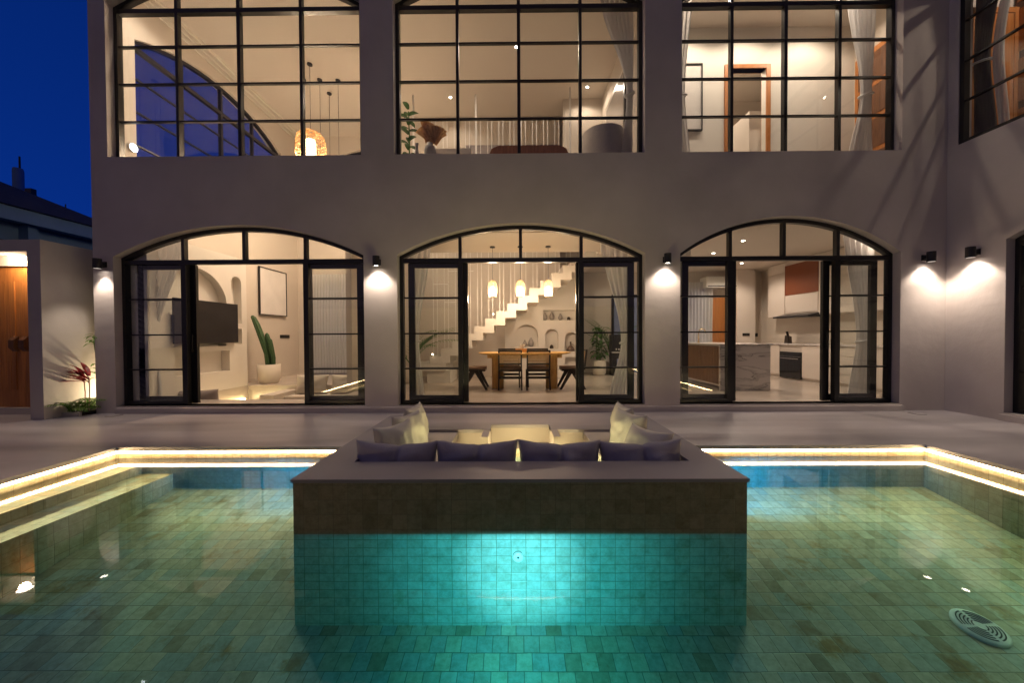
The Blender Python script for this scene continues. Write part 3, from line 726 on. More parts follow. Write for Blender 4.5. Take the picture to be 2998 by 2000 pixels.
# ------------------------------------------------------------------ wall lamps
def wall_lamp(x, y, z, rz, label, cone=120):
    t = thing('wall_lamp', label, 'wall lamp', (x, y, z), rz, 'black cylinder wall lamps')
    b = nb(); lathe(b, [(0.030, 0.0), (0.030, 0.06)], seg=20); obj('mount', b, LAMPBLK, t, rot=(R(90), 0, 0))
    b = nb(); box(b, -0.035, 0.035, -0.012, 0.0, -0.045, 0.045); obj('wall_plate', b, LAMPBLK, t)
    b = nb()
    lathe(b, [(0.046, -0.078), (0.052, -0.080), (0.052, 0.075), (0.0, 0.075)], 0, -0.105, 28, cap0=False, cap1=False)
    lathe(b, [(0.046, -0.078), (0.046, -0.062), (0.0, -0.062)], 0, -0.105, 28, cap0=False, cap1=False)
    obj('shade', b, LAMPBLK, t, smooth=False)
    b = nb(); lathe(b, [(0.044, -0.066), (0.043, -0.064)], 0, -0.105, 24); obj('diffuser', b, emit('lamp_disc', (1.0, 0.86, 0.72), 25), t)
    l = lamp('SPOT', (0, -0.105, -0.084), 21, (1.0, 0.82, 0.66), t, 0.04, cone, 0.6)
    return t
wall_lamp(-6.50, FY, 2.37, 0, 'black cylinder wall lamp at the left end of the pool front', 84)
wall_lamp(-2.14, FY, 2.38, 0, 'black cylinder wall lamp on the pillar between left and middle arches')
wall_lamp(2.37, FY, 2.39, 0, 'black cylinder wall lamp on the pillar between middle and right arches')
wall_lamp(6.40, FY, 2.39, 0, 'black cylinder wall lamp right of the kitchen arch, beside the corner')
wall_lamp(6.75, 5.25, 2.39, -PI / 2, 'black cylinder wall lamp on the right wing wall')

# ------------------------------------------------------------------ downlights
DLG = 'recessed ceiling spotlights'
def downlight(x, y, z, e, label, col=SOFT, spot=150, r=0.035):
    t = thing('ceiling_spotlight', label, 'spotlight', (x, y, z), 0, DLG)
    b = nb(); lathe(b, [(r + .012, 0.0), (r + .012, -0.006), (r, -0.008)], seg=20); obj('trim_ring', b, PLASTIC, t)
    b = nb(); lathe(b, [(r * .9, -0.0085), (r * .8, -0.011)], seg=20); obj('diffuser', b, DISC, t)
    l = lamp('SPOT', (0, 0, -0.02), e, col, t, 0.05, spot, 0.5)
downlight(0.07, 7.40, 7.15, 75, 'spotlight alone in the middle of the upper ceiling, middle window')
downlight(-1.56, 8.92, 7.15, 20, 'spotlight low in the second column of the upper middle window')
downlight(1.77, 8.60, 7.15, 22, 'spotlight above the armchair in the upper middle window')
downlight(-1.75, 6.25, 7.15, 35, 'spotlight at the top left of the upper middle window')
downlight(3.32, 6.36, 7.15, 62, 'spotlight at the top of the upper right window, leftmost of three')
downlight(4.45, 6.36, 7.15, 62, 'spotlight at the top of the upper right window, middle of three')
downlight(5.58, 6.36, 7.15, 62, 'spotlight at the top of the upper right window, rightmost of three')
downlight(4.4, 7.9, 7.15, 110, 'spotlight in the passage behind the teak doorway upstairs')
downlight(4.53, 7.1, 3.07, 62, 'spotlight over the kitchen island, the nearer one')
downlight(4.53, 8.15, 3.07, 55, 'spotlight over the kitchen island, the farther one')
downlight(5.9, 5.98, 3.07, 50, 'added spotlight out of view over the kitchen threshold')  # extra lamp hidden behind the arch, added to brighten the kitchen
downlight(5.9, 9.3, 3.07, 55, 'spotlight at the back of the kitchen before the oven')
downlight(3.1, 9.6, 3.07, 15, 'spotlight in the corner behind the dining room')
downlight(7.7, 4.6, 7.15, 50, 'spotlight in the upper room of the right wing')
downlight(7.7, 2.6, 7.15, 42, 'farther spotlight in the upper room of the right wing')
downlight(8.0, 3.6, 3.07, 40, 'spotlight in the lower room of the right wing')
downlight(8.0, 1.6, 3.07, 40, 'nearer spotlight in the lower room of the right wing')
downlight(-5.4, 5.98, 7.15, 85, 'added spotlight out of view above the left half of the upper left window')  # extra lamps above the view, added to brighten the living room
downlight(-3.4, 5.98, 7.15, 85, 'added spotlight out of view above the right half of the upper left window')  # second of the added lamps above the view

# round uplight on the side wall
t = thing('round_wall_light', 'bright round light on the wall left of the upper arched side window', 'wall light', (-6.45, 6.02, 4.42))
b = nb(); lathe(b, [(0.075, 0), (0.075, 0.03), (0.065, 0.035)], seg=28); obj('rim', b, PLASTIC, t, rot=(0, R(90), 0))
b = nb(); lathe(b, [(0.064, 0.0352), (0.05, 0.042)], seg=28); obj('diffuser', b, emit('disc_cool', (0.9, 0.93, 1.0), 14), t, rot=(0, R(90), 0))

# ------------------------------------------------------------------ curtains
def curtain(label, Y, xl, xr, z0, z1, m=SHEER, waves=9, amp=0.03, tie=None, group=None, axis='y', name='curtain', tiemat=None):
    """xl, xr: functions of height giving the side edges"""
    bm = nb(); nu, nv = waves * 8, 40; g = []
    for j in range(nv + 1):
        z = z0 + (z1 - z0) * j / nv; a, c_ = xl(z), xr(z); rw = []
        ww = abs(c_ - a)
        for i in range(nu + 1):
            u = i / nu; x = a + (c_ - a) * u
            dy = math.sin(u * waves * 2 * PI + 0.6 * math.sin(z * 1.3)) * amp * (0.6 + 0.4 * min(1, ww / 0.4)) + 0.012 * math.sin(z * 2 + u * 5)
            rw.append(bm.verts.new((x, Y + dy, z) if axis == 'y' else (Y + dy, x, z)))
        g.append(rw)
    for j in range(nv):
        for i in range(nu): bm.faces.new((g[j][i], g[j][i + 1], g[j + 1][i + 1], g[j + 1][i]))
    o = obj(name, bm, m, smooth=True); tag(o, label, 'curtain', group)
    if tie:
        zt = tie; a, c_ = xl(zt), xr(zt); bm = nb()
        cx, hw = (a + c_) / 2, abs(c_ - a) / 2 + .02
        pts = [((cx + hw * math.cos(t), Y + 0.05 * math.sin(t), zt + 0.03 * math.cos(t)) if axis == 'y' else (Y + 0.05 * math.sin(t), cx + hw * math.cos(t), zt + 0.03 * math.cos(t))) for t in [2 * PI * k / 20 for k in range(21)]]
        tube(bm, pts, 0.018, 6, False); obj('tie_band', bm, tiemat or SHEER, o, smooth=True)
    return o
def lerp_fn(pts):
    def f(z):
        for (z0, v0), (z1, v1) in zip(pts, pts[1:]):
            if z <= z1: 
                t = max(0, (z - z0) / (z1 - z0)); t = t * t * (3 - 2 * t); return v0 + (v1 - v0) * t
        return pts[-1][1]
    return f
CG = 'sheer curtains tied back inside the windows'
curtain('sheer curtain tied behind the left glass of the living room arch', 6.02, lerp_fn([(0, -6.3), (1.1, -6.3), (3.3, -6.3)]), lerp_fn([(.1, -6.0), (1.15, -6.1), (3.0, -5.55)]), .13, 3.0, tie=1.15, waves=6, group=CG)
curtain('sheer curtain tied behind the left glass of the dining arch', 6.02, lerp_fn([(0, -1.78), (1.1, -1.76), (3.3, -1.80)]), lerp_fn([(.1, -1.53), (1.15, -1.62), (3.0, -1.38)]), .13, 3.02, tie=1.1, waves=4, amp=0.018, group=CG)
curtain('sheer curtain tied behind the right glass of the dining arch', 6.02, lerp_fn([(.1, 1.60), (1.1, 1.80), (3.0, 1.42)]), lerp_fn([(0, 1.86), (1.1, 1.92), (3.3, 1.92)]), .13, 3.02, tie=1.1, waves=4, amp=0.018, group=CG)
curtain('sheer curtain behind the left glass of the kitchen arch', 6.02, lerp_fn([(0, 2.68), (3.3, 2.68)]), lerp_fn([(.1, 2.85), (1.1, 2.82), (3.0, 2.98)]), .13, 3.02, waves=4, group=CG)
curtain('white curtain tied behind the right glass of the kitchen arch', 6.02, lerp_fn([(.1, 5.62), (1.1, 5.76), (3.0, 5.50)]), lerp_fn([(0, 6.0), (1.1, 5.98), (3.3, 6.02)]), .13, 3.02, tie=1.1, waves=5, group=CG)
curtain('long sheer curtain tied at the right of the upper middle window', 6.05, lerp_fn([(4.0, 1.80), (5.25, 1.90), (7.0, 1.45)]), lerp_fn([(4.0, 2.0), (7.1, 2.02)]), 3.92, 7.1, tie=5.25, waves=7, group=CG)
curtain('white curtain tied at the right of the upper right window', 6.05, lerp_fn([(4.0, 5.60), (5.2, 5.80), (7.0, 5.58)]), lerp_fn([(4.0, 6.0), (5.2, 5.98), (7.1, 6.04)]), 3.92, 7.1, tie=5.2, waves=6, group=CG)
curtain('sheer curtain hanging at the left edge of the upper right window', 6.05, lerp_fn([(4.0, 2.66), (7.0, 2.66)]), lerp_fn([(4.0, 2.98), (5.3, 2.88), (7.0, 3.0)]), 3.92, 7.1, tie=5.2, waves=5, group=CG)
curtain('full width pleated sheer curtain on the back wall of the living room', 10.45, lambda z: -6.15, lambda z: -4.3, .14, 3.05, waves=22, amp=0.035, group=CG)
curtain('full width pleated sheer curtain on the back wall behind the kitchen', 10.45, lambda z: 4.9, lambda z: 5.80, .14, 2.75, waves=9, amp=0.035, group=CG)
curtain('charcoal drape tied back in the right wing upper window', 7.06, lerp_fn([(4.0, 5.56), (7.0, 5.56)]), lerp_fn([(4.0, 5.28), (5.3, 5.38), (7.0, 5.20)]), 3.92, 7.1, m=DRAPE, tie=5.3, waves=7, axis='x', tiemat=SHEER)
curtain('white sheer curtain beside the charcoal drape of the right wing', 7.10, lerp_fn([(4.0, 5.30), (5.3, 5.38), (7.0, 5.22)]), lerp_fn([(4.0, 5.18), (5.3, 5.26), (7.0, 5.08)]), 3.92, 7.1, waves=4, axis='x')

# ------------------------------------------------------------------ living room: media wall
mw = thing('media_wall', 'cream built-out media wall with arched and square niches', 'wall unit', (-6.06, 6.9, 0.11))
b = nb(); box(b, -6.449, -6.06, 5.85, 8.03, 0.112, 2.95)
o = obj('niche_wall', b, INNER_W)
def yzc(y0, y1, z0, zs, za, d=0.16):
    c = nb(); prism(c, [(-6.06 - d, y, z) for y, z in arch_pts(y0, y1, z0, zs, za)], (0.4, 0, 0)); return c
cc = [yzc(6.0, 7.5, 1.62, 1.80, 2.54), yzc(7.60, 7.88, 1.51, 2.40, 2.53), yzc(7.62, 7.88, 1.06, 1.398, 1.40)]
c = nb(); box(c, -6.24, -5.9, 6.3, 7.53, 0.50, 0.93); cc.append(c)
c = nb(); box(c, -6.24, -5.9, 6.3, 7.45, 1.03, 1.10); cc.append(c)
cut(o, cc); o.parent = mw; o.matrix_parent_inverse = Matrix.Translation((6.06, -6.9, -0.11))
tv = thing('television', 'large flat black television hung on the cream media wall', 'television', (-6.0, 6.95, 1.505))
b = nb(); box(b, -0.02, 0.02, -0.72, 0.72, -0.41, 0.41); obj('screen', b, SCREEN, tv, bevel=0.004)
b = nb(); box(b, -0.06, -0.02, -0.3, 0.3, -0.2, 0.2); obj('mount', b, LAMPBLK, tv)
ar = thing('framed_picture', 'large white textured canvas in a thin black frame beside the cactus', 'picture', (-6.43, 9.45, 2.39))
b = nb(); box(b, 0, 0.03, -0.51, 0.51, -0.59, 0.59); obj('canvas', b, CANVAS, ar)
b = nb()
for a in ((-.53, -.51, -.61, .61), (.51, .53, -.61, .61), (-.51, .51, .59, .61), (-.51, .51, -.61, -.59)): box(b, 0, .045, *a)
obj('frame', b, LAMPBLK, ar)

def rib_stem(bm, pts, rs, ribs=7, seg=28):
    pts = [Vector(p) for p in pts]; rings = []
    for i, p in enumerate(pts):
        rings.append([bm.verts.new(p + Vector((math.cos(2 * PI * k / seg), math.sin(2 * PI * k / seg), 0)) * rs[i] * (0.86 + 0.14 * math.cos(ribs * 2 * PI * k / seg))) for k in range(seg)])
    for a, c_ in zip(rings, rings[1:]):
        for k in range(seg): bm.faces.new((a[k], a[(k + 1) % seg], c_[(k + 1) % seg], c_[k]))
    bm.faces.new(rings[-1])
def pot_bm(r, h):
    b = nb(); lathe(b, [(r * .80, 0), (r * .92, h * .10), (r, h * .35), (r, h), (r * .90, h), (r * .90, h * .88), (0.0, h * .88)], seg=32, cap1=False); return b
t = thing('potted_cactus', 'tall leaning column cactus with three arms in a white pot', 'cactus', (-5.88, 8.48, 0.11))
obj('pot', pot_bm(0.235, 0.45), POT, t, smooth=True)
b = nb()
rib_stem(b, [(0, 0, .36), (-.03, 0, .7), (-.15, 0, 1.05), (-.28, 0, 1.4), (-.36, 0, 1.58), (-.38, 0, 1.62)], [.07, .075, .075, .07, .055, .02])
rib_stem(b, [(.06, .03, .36), (.04, .03, .7), (-.02, .03, 1.0), (-.06, .03, 1.16), (-.065, .03, 1.20)], [.05, .055, .055, .045, .015])
rib_stem(b, [(.12, -.02, .36), (.12, -.02, .6), (.07, -.02, .9), (.05, -.02, 1.03), (.05, -.02, 1.06)], [.045, .05, .05, .04, .015])
obj('stem', b, CACTUS, t, smooth=True)
o = obj('throw_pillow', pillow_bm(0.72, 0.44, 0.2, 31), CUSH_IN, loc=(-4.5, 7.86, 0.15), rot=(R(-12), 0, 0), smooth=True); tag(o, 'cream cushion in the living room well, left of two', 'pillow')
o = obj('throw_pillow', pillow_bm(0.72, 0.44, 0.2, 32), CUSH_IN, loc=(-3.72, 7.86, 0.15), rot=(R(-12), 0, 0), smooth=True); tag(o, 'cream cushion in the living room well, right of two', 'pillow')
o = obj('throw_pillow', pillow_bm(0.8, 0.42, 0.22, 33), mat('cushion_taupe', (.30, .26, .25), .9), loc=(-5.75, 6.42, 0.05), rot=(R(8), R(-2), 0), smooth=True); tag(o, 'taupe cushion lying behind the left door of the living room', 'pillow')
sp = obj('switch_plate', box(nb(), -6.449, -6.435, 9.75, 10.15, 1.18, 1.27), LAMPBLK); tag(sp, 'long black switch plate on the wall right of the cactus', 'switch')

# rattan pendant cluster
def pendant_cord(x, y, ztop, zbot, parent):
    b = nb(); lathe(b, [(0.055, 0.0), (0.055, -0.025), (0.0, -0.025)], seg=18, cap1=False); obj('canopy', b, LAMPBLK, parent)
    b = nb(); tube(b, [(0, 0, -.02), (0, 0, zbot - ztop)], 0.005, 6); obj('cord', b, LAMPBLK, parent)
PG = 'rattan pendants over the living room'
def rattan_pendant(x, y, zb, prof, label, e, gl=0.1):
    t = thing('rattan_pendant', label, 'pendant lamp', (x, y, 7.15), 0, PG)
    pendant_cord(x, y, 7.15, zb + prof[-1][1], t)
    b = nb(); seg = 40
    for k in range(seg):
        a = 2 * PI * k / seg
        tube(b, [(math.cos(a) * r_, math.sin(a) * r_, zb - 7.15 + z) for r_, z in prof], 0.0035, 4, False)
        a2 = a + 0.5
    for m_ in range(len(prof)):
        r_, z = prof[m_]
        tube(b, [(math.cos(2 * PI * q / 32) * r_, math.sin(2 * PI * q / 32) * r_, zb - 7.15 + z) for q in range(33)], 0.006, 4, False)
    for k in range(0, seg, 2):
        pts = []
        for m_, (r_, z) in enumerate(prof):
            a = 2 * PI * k / seg + 0.35 * m_; pts.append((math.cos(a) * r_, math.sin(a) * r_, zb - 7.15 + z))
        tube(b, pts, 0.003, 4, False)
    obj('basket', b, RATTAN, t)
    if gl:
        b = nb(); z0 = zb - 7.15 + prof[0][1]; lathe(b, [(gl * .9, z0 + .06), (gl, z0 + .12), (gl, z0 + .36), (gl * .9, z0 + .42), (0, z0 + .44)], seg=20, cap1=False)
        obj('lamp_shade', b, emit('pendant_core', (1.0, 0.72, 0.42), 9), t, smooth=True)
    lamp('POINT', (0, 0, zb - 7.15 + .03), e, WARM, t, 0.12)
rattan_pendant(-4.42, 7.80, 5.08, [(.29, 0), (.30, .12), (.30, .25), (.29, .38), (.27, .48), (.20, .56), (.05, .6)], 'large drum shaped rattan pendant glowing in the upper left window', 110)
rattan_pendant(-4.83, 8.25, 5.00, [(.17, 0), (.14, .12), (.09, .26), (.04, .38), (.015, .48)], 'small cone shaped rattan pendant left of the drum pendant', 40, 0)
for x, y, l_, zb_ in ((-4.46, 8.27, 'rattan globe pendant hanging below the window line, behind the drum', 4.3), (-4.48, 8.73, 'rattan globe pendant hanging farthest back', 4.0), (-4.05, 8.3, 'rattan globe pendant hanging right of the drum', 4.45)):
    rattan_pendant(x, y, zb_, [(.10, 0), (.2, .1), (.24, .24), (.18, .38), (.05, .46)], l_, 30, .06)

# ------------------------------------------------------------------ stair
st = thing('staircase', 'white folded plate staircase rising to the right behind the dining table', 'staircase', (-1.97, 8.26, 0.11))
RUN, RISE, NS = 0.258, 0.1749, 18
top = []; lo = []
for k in range(NS):
    x = -1.97 + RUN * k; z = 0.735 + RISE * k
    top += [(x, z), (x + RUN, z)]
for k in range(NS - 1, -1, -1):
    x = -1.97 + RUN * k; z = 0.735 + RISE * k - 0.155
    lo += [(x + RUN + .205 if k < NS - 1 else x + RUN, z), (x + .205, z)]
lo.append((-1.97, 0.735 - 0.155))
pts = [(x, 8.26, z) for x, z in top + lo]
b = nb(); prism(b, pts, (0, 0.95, 0))
o = obj('flight', b, INNER_W); o.parent = st; o.matrix_parent_inverse = Matrix.Translation((1.97, -8.26, -0.11))
b = nb()
box(b, -2.25, -1.60, 8.262, 9.208, 0.40, 0.5795); box(b, -2.05, -1.5, 8.30, 9.208, 0.11, 0.3995)
lathe(b, [(0.30, 0.402), (0.30, 0.5785)], -2.25, 8.735, 32); 
o = obj('landing', b, INNER_W); o.parent = st; o.matrix_parent_inverse = Matrix.Translation((1.97, -8.26, -0.11))
def baluster(x, z0, z1):
    b = nb(); box(b, x - .006, x + .006, 8.285, 8.297, z0, z1)
    o = obj('baluster', b, PLASTIC); o.parent = st; o.matrix_parent_inverse = Matrix.Translation((1.97, -8.26, -0.11))
for k in range(0, 13):
    x = -1.97 + RUN * k; z = 0.735 + RISE * k + .001
    for d in (0.085, 0.178):
        zt = 6.25
        baluster(x + d, z, zt)
for x, zt in ((-2.3, 6.75), (-0.86, 6.75), (1.30, 6.9)):
    b = nb(); box(b, x - .02, x + .02, 8.24, 8.258, 3.9, zt)
    o = obj('post', b, PLASTIC); o.parent = st; o.matrix_parent_inverse = Matrix.Translation((1.97, -8.26, -0.11))
b = nb()
for z, xa, xb in ((2.42, -1.88, -1.53), (2.72, -1.53, -0.95), (2.0, -1.62, -1.36)): box(b, xa, xb, 8.285, 8.300, z - .008, z + .008)
o = obj('rail', b, PLASTIC); o.parent = st; o.matrix_parent_inverse = Matrix.Translation((1.97, -8.26, -0.11))
for i, (x, y, z, l_) in enumerate(((-1.90, 8.24, 0.79, 'tiny step light glowing at the foot of the white staircase'), (-0.55, 9.26, 1.78, 'tiny step light glowing half way up the white staircase'))):
    o = obj('step_light', box(nb(), x - .015, x + .015, y - .01, y, z - .012, z + .012), emit('step_glow', WARM, 30)); tag(o, l_, 'step light')

# niche wall below the stair
nw = thing('niche_wall', 'cream plaster wall of arched display niches below the stair', 'wall unit', (0.7, 9.3, 0.11))
b = nb(); prism(b, [(-.25, 9.25, .112), (1.68, 9.25, .112), (1.68, 9.25, 3.0), (1.55, 9.25, 2.95), (-.25, 9.25, 1.72)], (0, 0.44, 0)); o = obj('plaster', b, INNER_W)
def xzc(x0, x1, z0, zs, za):
    c = nb(); prism(c, [(x, 9.0, z) for x, z in arch_pts(x0, x1, z0, zs, za)], (0, 0.42, 0)); return c
cc = [xzc(0.0, .62, .92, 1.20, 1.50), xzc(.80, 1.14, .87, 1.215, 1.38), xzc(1.31, 1.64, .80, 1.14, 1.30)]
c = nb(); box(c, .75, 1.62, 9.0, 9.42, 1.61, 1.87); cc.append(c)
c = nb(); box(c, 1.31, 1.64, 9.0, 9.42, .45, .65); cc.append(c)
cut(o, cc); o.parent = nw; o.matrix_parent_inverse = Matrix.Translation((-0.7, -9.3, -0.11))
def vase(x, y, z, prof, m, label, group='vases in the wall niches'):
    b = nb(); lathe(b, prof, seg=20, cap1=False); o = obj('vase', b, m, loc=(x, y, z), smooth=True); tag(o, label, 'vase', group)
BUL = lambda s: [(0.03 * s, 0), (0.06 * s, .04 * s), (0.065 * s, .09 * s), (0.04 * s, .15 * s), (0.022 * s, .18 * s), (0.026 * s, .20 * s), (0.0, .19 * s)]
vase(.27, 9.33, .921, BUL(.9), CERAM, 'short grey vase in the widest arch niche')
vase(.43, 9.33, .921, BUL(1.2), CERAM, 'taller grey vase in the widest arch niche')
vase(.97, 9.33, .871, [(.05, 0), (.05, .05), (.03, .09), (.012, .10), (0, .10)], CERAMD, 'small dark vase in the middle arch niche')
vase(1.47, 9.33, .801, [(.10, 0), (.10, .06), (.07, .11), (.025, .15), (.022, .24), (.03, .25), (0, .24)], mat('vase_brown', (.12, .08, .06), .4), 'brown flask vase with long neck in the right arch niche')
vase(.80, 9.33, 1.611, BUL(1.0), CERAM, 'grey vase at the left end of the long upper niche')
vase(.98, 9.33, 1.611, BUL(1.1), CERAM, 'grey vase second in the long upper niche')
vase(1.20, 9.33, 1.611, BUL(.9), CERAM, 'grey vase third in the long upper niche')
vase(1.42, 9.33, 1.611, [(.04, 0), (.045, .03), (.03, .08), (.01, .09), (0, .09)], CERAMD, 'small black vase at the right end of the long upper niche')

# ------------------------------------------------------------------ dining furniture
TX, TY, TF = 0.21, 7.47, 0.11
t = thing('dining_table', 'oval oak dining table on two fluted round legs', 'table', (TX, TY, TF))
b = nb()
n = 64; pr = []
for k in range(n):
    a = 2 * PI * k / n; cx = math.copysign(abs(math.cos(a)) ** 0.8, math.cos(a)); sy = math.copysign(abs(math.sin(a)) ** 0.8, math.sin(a)); pr.append((0.965 * cx, 0.45 * sy))
ring = [[b.verts.new((x * s, y * s, z)) for x, y in pr] for s, z in ((.90, .715), (.985, .735), (1.0, .742), (1.0, .748), (.99, .752))]
for A_, B_ in zip(ring, ring[1:]):
    for k in range(n): b.faces.new((A_[k], A_[(k + 1) % n], B_[(k + 1) % n], B_[k]))
b.faces.new(ring[0][::-1]); b.faces.new(ring[-1])
obj('tabletop', b, OAK, t, smooth=False)
for s in (-1, 1):
    b = nb(); seg = 72; rr = []
    for z in (0, .70):
        rr.append([b.verts.new((s * .565 + (0.118 + 0.006 * abs(math.sin(k * PI * 12 / seg))) * math.cos(2 * PI * k / seg), (0.118 + 0.006 * abs(math.sin(k * PI * 12 / seg))) * math.sin(2 * PI * k / seg), z)) for k in range(seg)])
    for k in range(seg): b.faces.new((rr[0][k], rr[0][(k + 1) % seg], rr[1][(k + 1) % seg], rr[1][k]))
    b.faces.new(rr[1]); b.faces.new(rr[0][::-1]); obj('leg', b, OAK, t)
b = nb(); box(b, -.78, .78, -.04, .04, .63, .712); obj('crossbar', b, OAK, t)

def dining_chair(label):
    t = thing('dining_chair', label, 'chair', (0, 0, TF), 0, 'cane back chairs round the dining table')
    # local: faces +y (back at -y)
    W = .225
    b = nb()
    for s in (-1, 1): bar(b, (s * W, -.235, .40), (s * W, -.285, .81), .028, .035)
    bar(b, (-W + .014, -.285, .795), (W - .014, -.285, .795), .026, .032); bar(b, (-W + .014, -.255, .53), (W - .014, -.255, .53), .026, .028)
    obj('back_frame', b, DARKWD, t)
    b = nb(); m_ = 20
    for i in range(m_ + 1):
        x = -W + .02 + (2 * W - .04) * i / m_; bar(b, (x, -.2825, .78), (x, -.257, .545), .0045, .003)
    for j in range(12):
        z = .55 + .225 * j / 11; y = -.257 - .0255 * (z - .545) / .235; bar(b, (-W + .016, y - .002, z), (W - .016, y - .002, z), .003, .0045)
    for i in range(m_):
        x = -W + .02 + (2 * W - .04) * (i + .5) / m_
        bar(b, (x, -.281, .78), (x, -.2555, .545), .003, .006)
    for j in range(11):
        z = .56 + .225 * j / 11; y = -.2565 - .0255 * (z - .545) / .235; bar(b, (-W + .016, y, z), (W - .016, y, z), .003, .009)
    obj('cane_panel', b, CANE, t)
    b = nb(); box(b, -W, W, -.23, .22, .375, .41); obj('seat_frame', b, DARKWD, t, bevel=.004)
    b = nb(); box(b, -W + .012, W - .012, -.215, .225, .411, .455); obj('seat', b, LEATHER, t, bevel=.018, seg=3, smooth=True)
    for s in (-1, 1):
        x = s * (W + .008)
        b = nb(); prism(b, [(x - .014, y, z) for y, z in ((-.08, .40), (.02, .40), (-.225, 0), (-.27, 0))], (.028, 0, 0)); obj('leg', b, DARKWD, t)
        b = nb(); prism(b, [(x - .0135, y, z) for y, z in ((-.02, .398), (.08, .398), (.27, 0), (.225, 0))], (.027, 0, 0)); obj('leg', b, DARKWD, t)
    b = nb(); box(b, -W + .006, W - .006, -.17, -.11, .22, .265); obj('stretcher', b, DARKWD, t)
    return t
c0 = dining_chair('cane back chair seen from behind, left of the two nearest chairs')
spots = [(-.09, 7.40, 0, None), (.48, 7.40, 0, 'cane back chair seen from behind, right of the two nearest chairs'),
         (-.13, 7.78, PI, 'cane back chair on the far side of the table, left'), (.52, 7.78, PI, 'cane back chair on the far side of the table, right'),
         (-.82, 7.46, -PI / 2, 'cane back chair at the left head of the dining table'), (1.18, 7.46, PI / 2, 'cane back chair at the right head of the dining table')]
for x, y, rz, lab in spots:
    o = c0 if lab is None else copy_tree(c0)
    o.location = (x, y, TF); o.rotation_euler = (0, 0, rz)
    if lab: o['label'] = lab
t = thing('tissue_box', 'wicker tissue box with a white tissue on the dining table', 'tissue box', (.14, 7.45, TF + .753))
obj('box_body', box(nb(), -.12, .12, -.06, .06, 0, .075), RATTAN, t, bevel=.006)
b = nb()
g = [[b.verts.new((-.05 + .1 * i / 6 + .03 * j / 5, .02 * math.sin(i * 1.7 + j), .076 + .09 * j / 5 * (1 + .12 * math.sin(i * 2.1)))) for i in range(7)] for j in range(6)]
for j in range(5):
    for i in range(6): b.faces.new((g[j][i], g[j][i + 1], g[j + 1][i + 1], g[j + 1][i]))
obj('tissue', b, PAPER, t, smooth=True)

m, n_, o_ = new_mat('amber_glass')
f_ = fresnel_reflect(n_, 1.45); tr = n_.nodes.new('ShaderNodeBsdfTransparent'); tr.inputs[0].default_value = (1.0, .80, .58, 1)
gl_ = n_.nodes.new('ShaderNodeBsdfGlossy'); gl_.inputs['Roughness'].default_value = .05
df = n_.nodes.new('ShaderNodeBsdfTranslucent'); df.inputs[0].default_value = (1, .75, .45, 1)
m1 = n_.nodes.new('ShaderNodeMixShader'); m1.inputs[0].default_value = .62; m2_ = n_.nodes.new('ShaderNodeMixShader')
n_.links.new(tr.outputs[0], m1.inputs[1]); n_.links.new(df.outputs[0], m1.inputs[2]); n_.links.new(f_.outputs[0], m2_.inputs[0])
n_.links.new(m1.outputs[0], m2_.inputs[1]); n_.links.new(gl_.outputs[0], m2_.inputs[2]); n_.links.new(m2_.outputs[0], o_.inputs[0])
AMBER = m
for x, lab in ((-.45, 'left'), (.13, 'middle'), (.71, 'right')):
    t = thing('glass_pendant', 'amber glass bell pendant over the dining table, %s of three' % lab, 'pendant lamp', (x, 7.45, 3.07), 0, 'glass pendants over the dining table')
    b = nb(); lathe(b, [(0.055, 0.0), (0.055, -0.022), (0.0, -0.022)], seg=20, cap1=False); obj('canopy', b, LAMPBLK, t)
    b = nb(); tube(b, [(0, 0, -.02), (0, 0, -.69)], .004, 6); tube(b, [(.035 * math.cos(a), 0, -.72 + .035 * math.sin(a)) for a in [PI * k / 8 for k in range(9)]], .003, 5); obj('cord', b, LAMPBLK, t)
    b = nb(); lathe(b, [(.03, -.70), (.06, -.72), (.09, -.78), (.100, -.86), (.094, -.95), (.075, -1.04)], seg=28, cap0=False, cap1=False); obj('glass_shade', b, AMBER, t, smooth=True)
    b = nb(); lathe(b, [(.01, -.83), (.035, -.84), (.040, -.90), (.04, -.97), (.036, -1.01), (.0, -1.015)], seg=20, cap1=False); obj('lamp_shade', b, emit('pendant_inner', (1.0, .78, .50), 14), t, smooth=True)
    lamp('POINT', (0, 0, -1.1), 15, WARM, t, .06)

# ------------------------------------------------------------------ plants
def leaf(bm, base, yaw, pitch, L, W, droop=0.6, n=6, fold=0.15):
    p = Vector(base); rows_ = []; side = Vector((-math.sin(yaw), math.cos(yaw), 0))
    for i in range(n + 1):
        u = i / n; pt = pitch - droop * u * 1.6
        ww = W * math.sin(PI * min(1, 0.08 + 0.92 * u)) ** 0.8 * (1 - 0.25 * u) / 2
        if i == n: ww = 0.001
        d = Vector((math.cos(yaw) * math.cos(pt), math.sin(yaw) * math.cos(pt), math.sin(pt)))
        up = side.cross(d) * -1
        rows_.append((bm.verts.new(p - side * ww + up * ww * fold), bm.verts.new(p), bm.verts.new(p + side * ww + up * ww * fold)))
        p = p + d * L / n
    for a, c_ in zip(rows_, rows_[1:]):
        bm.faces.new((a[0], a[1], c_[1], c_[0])); bm.faces.new((a[1], a[2], c_[2], c_[1]))
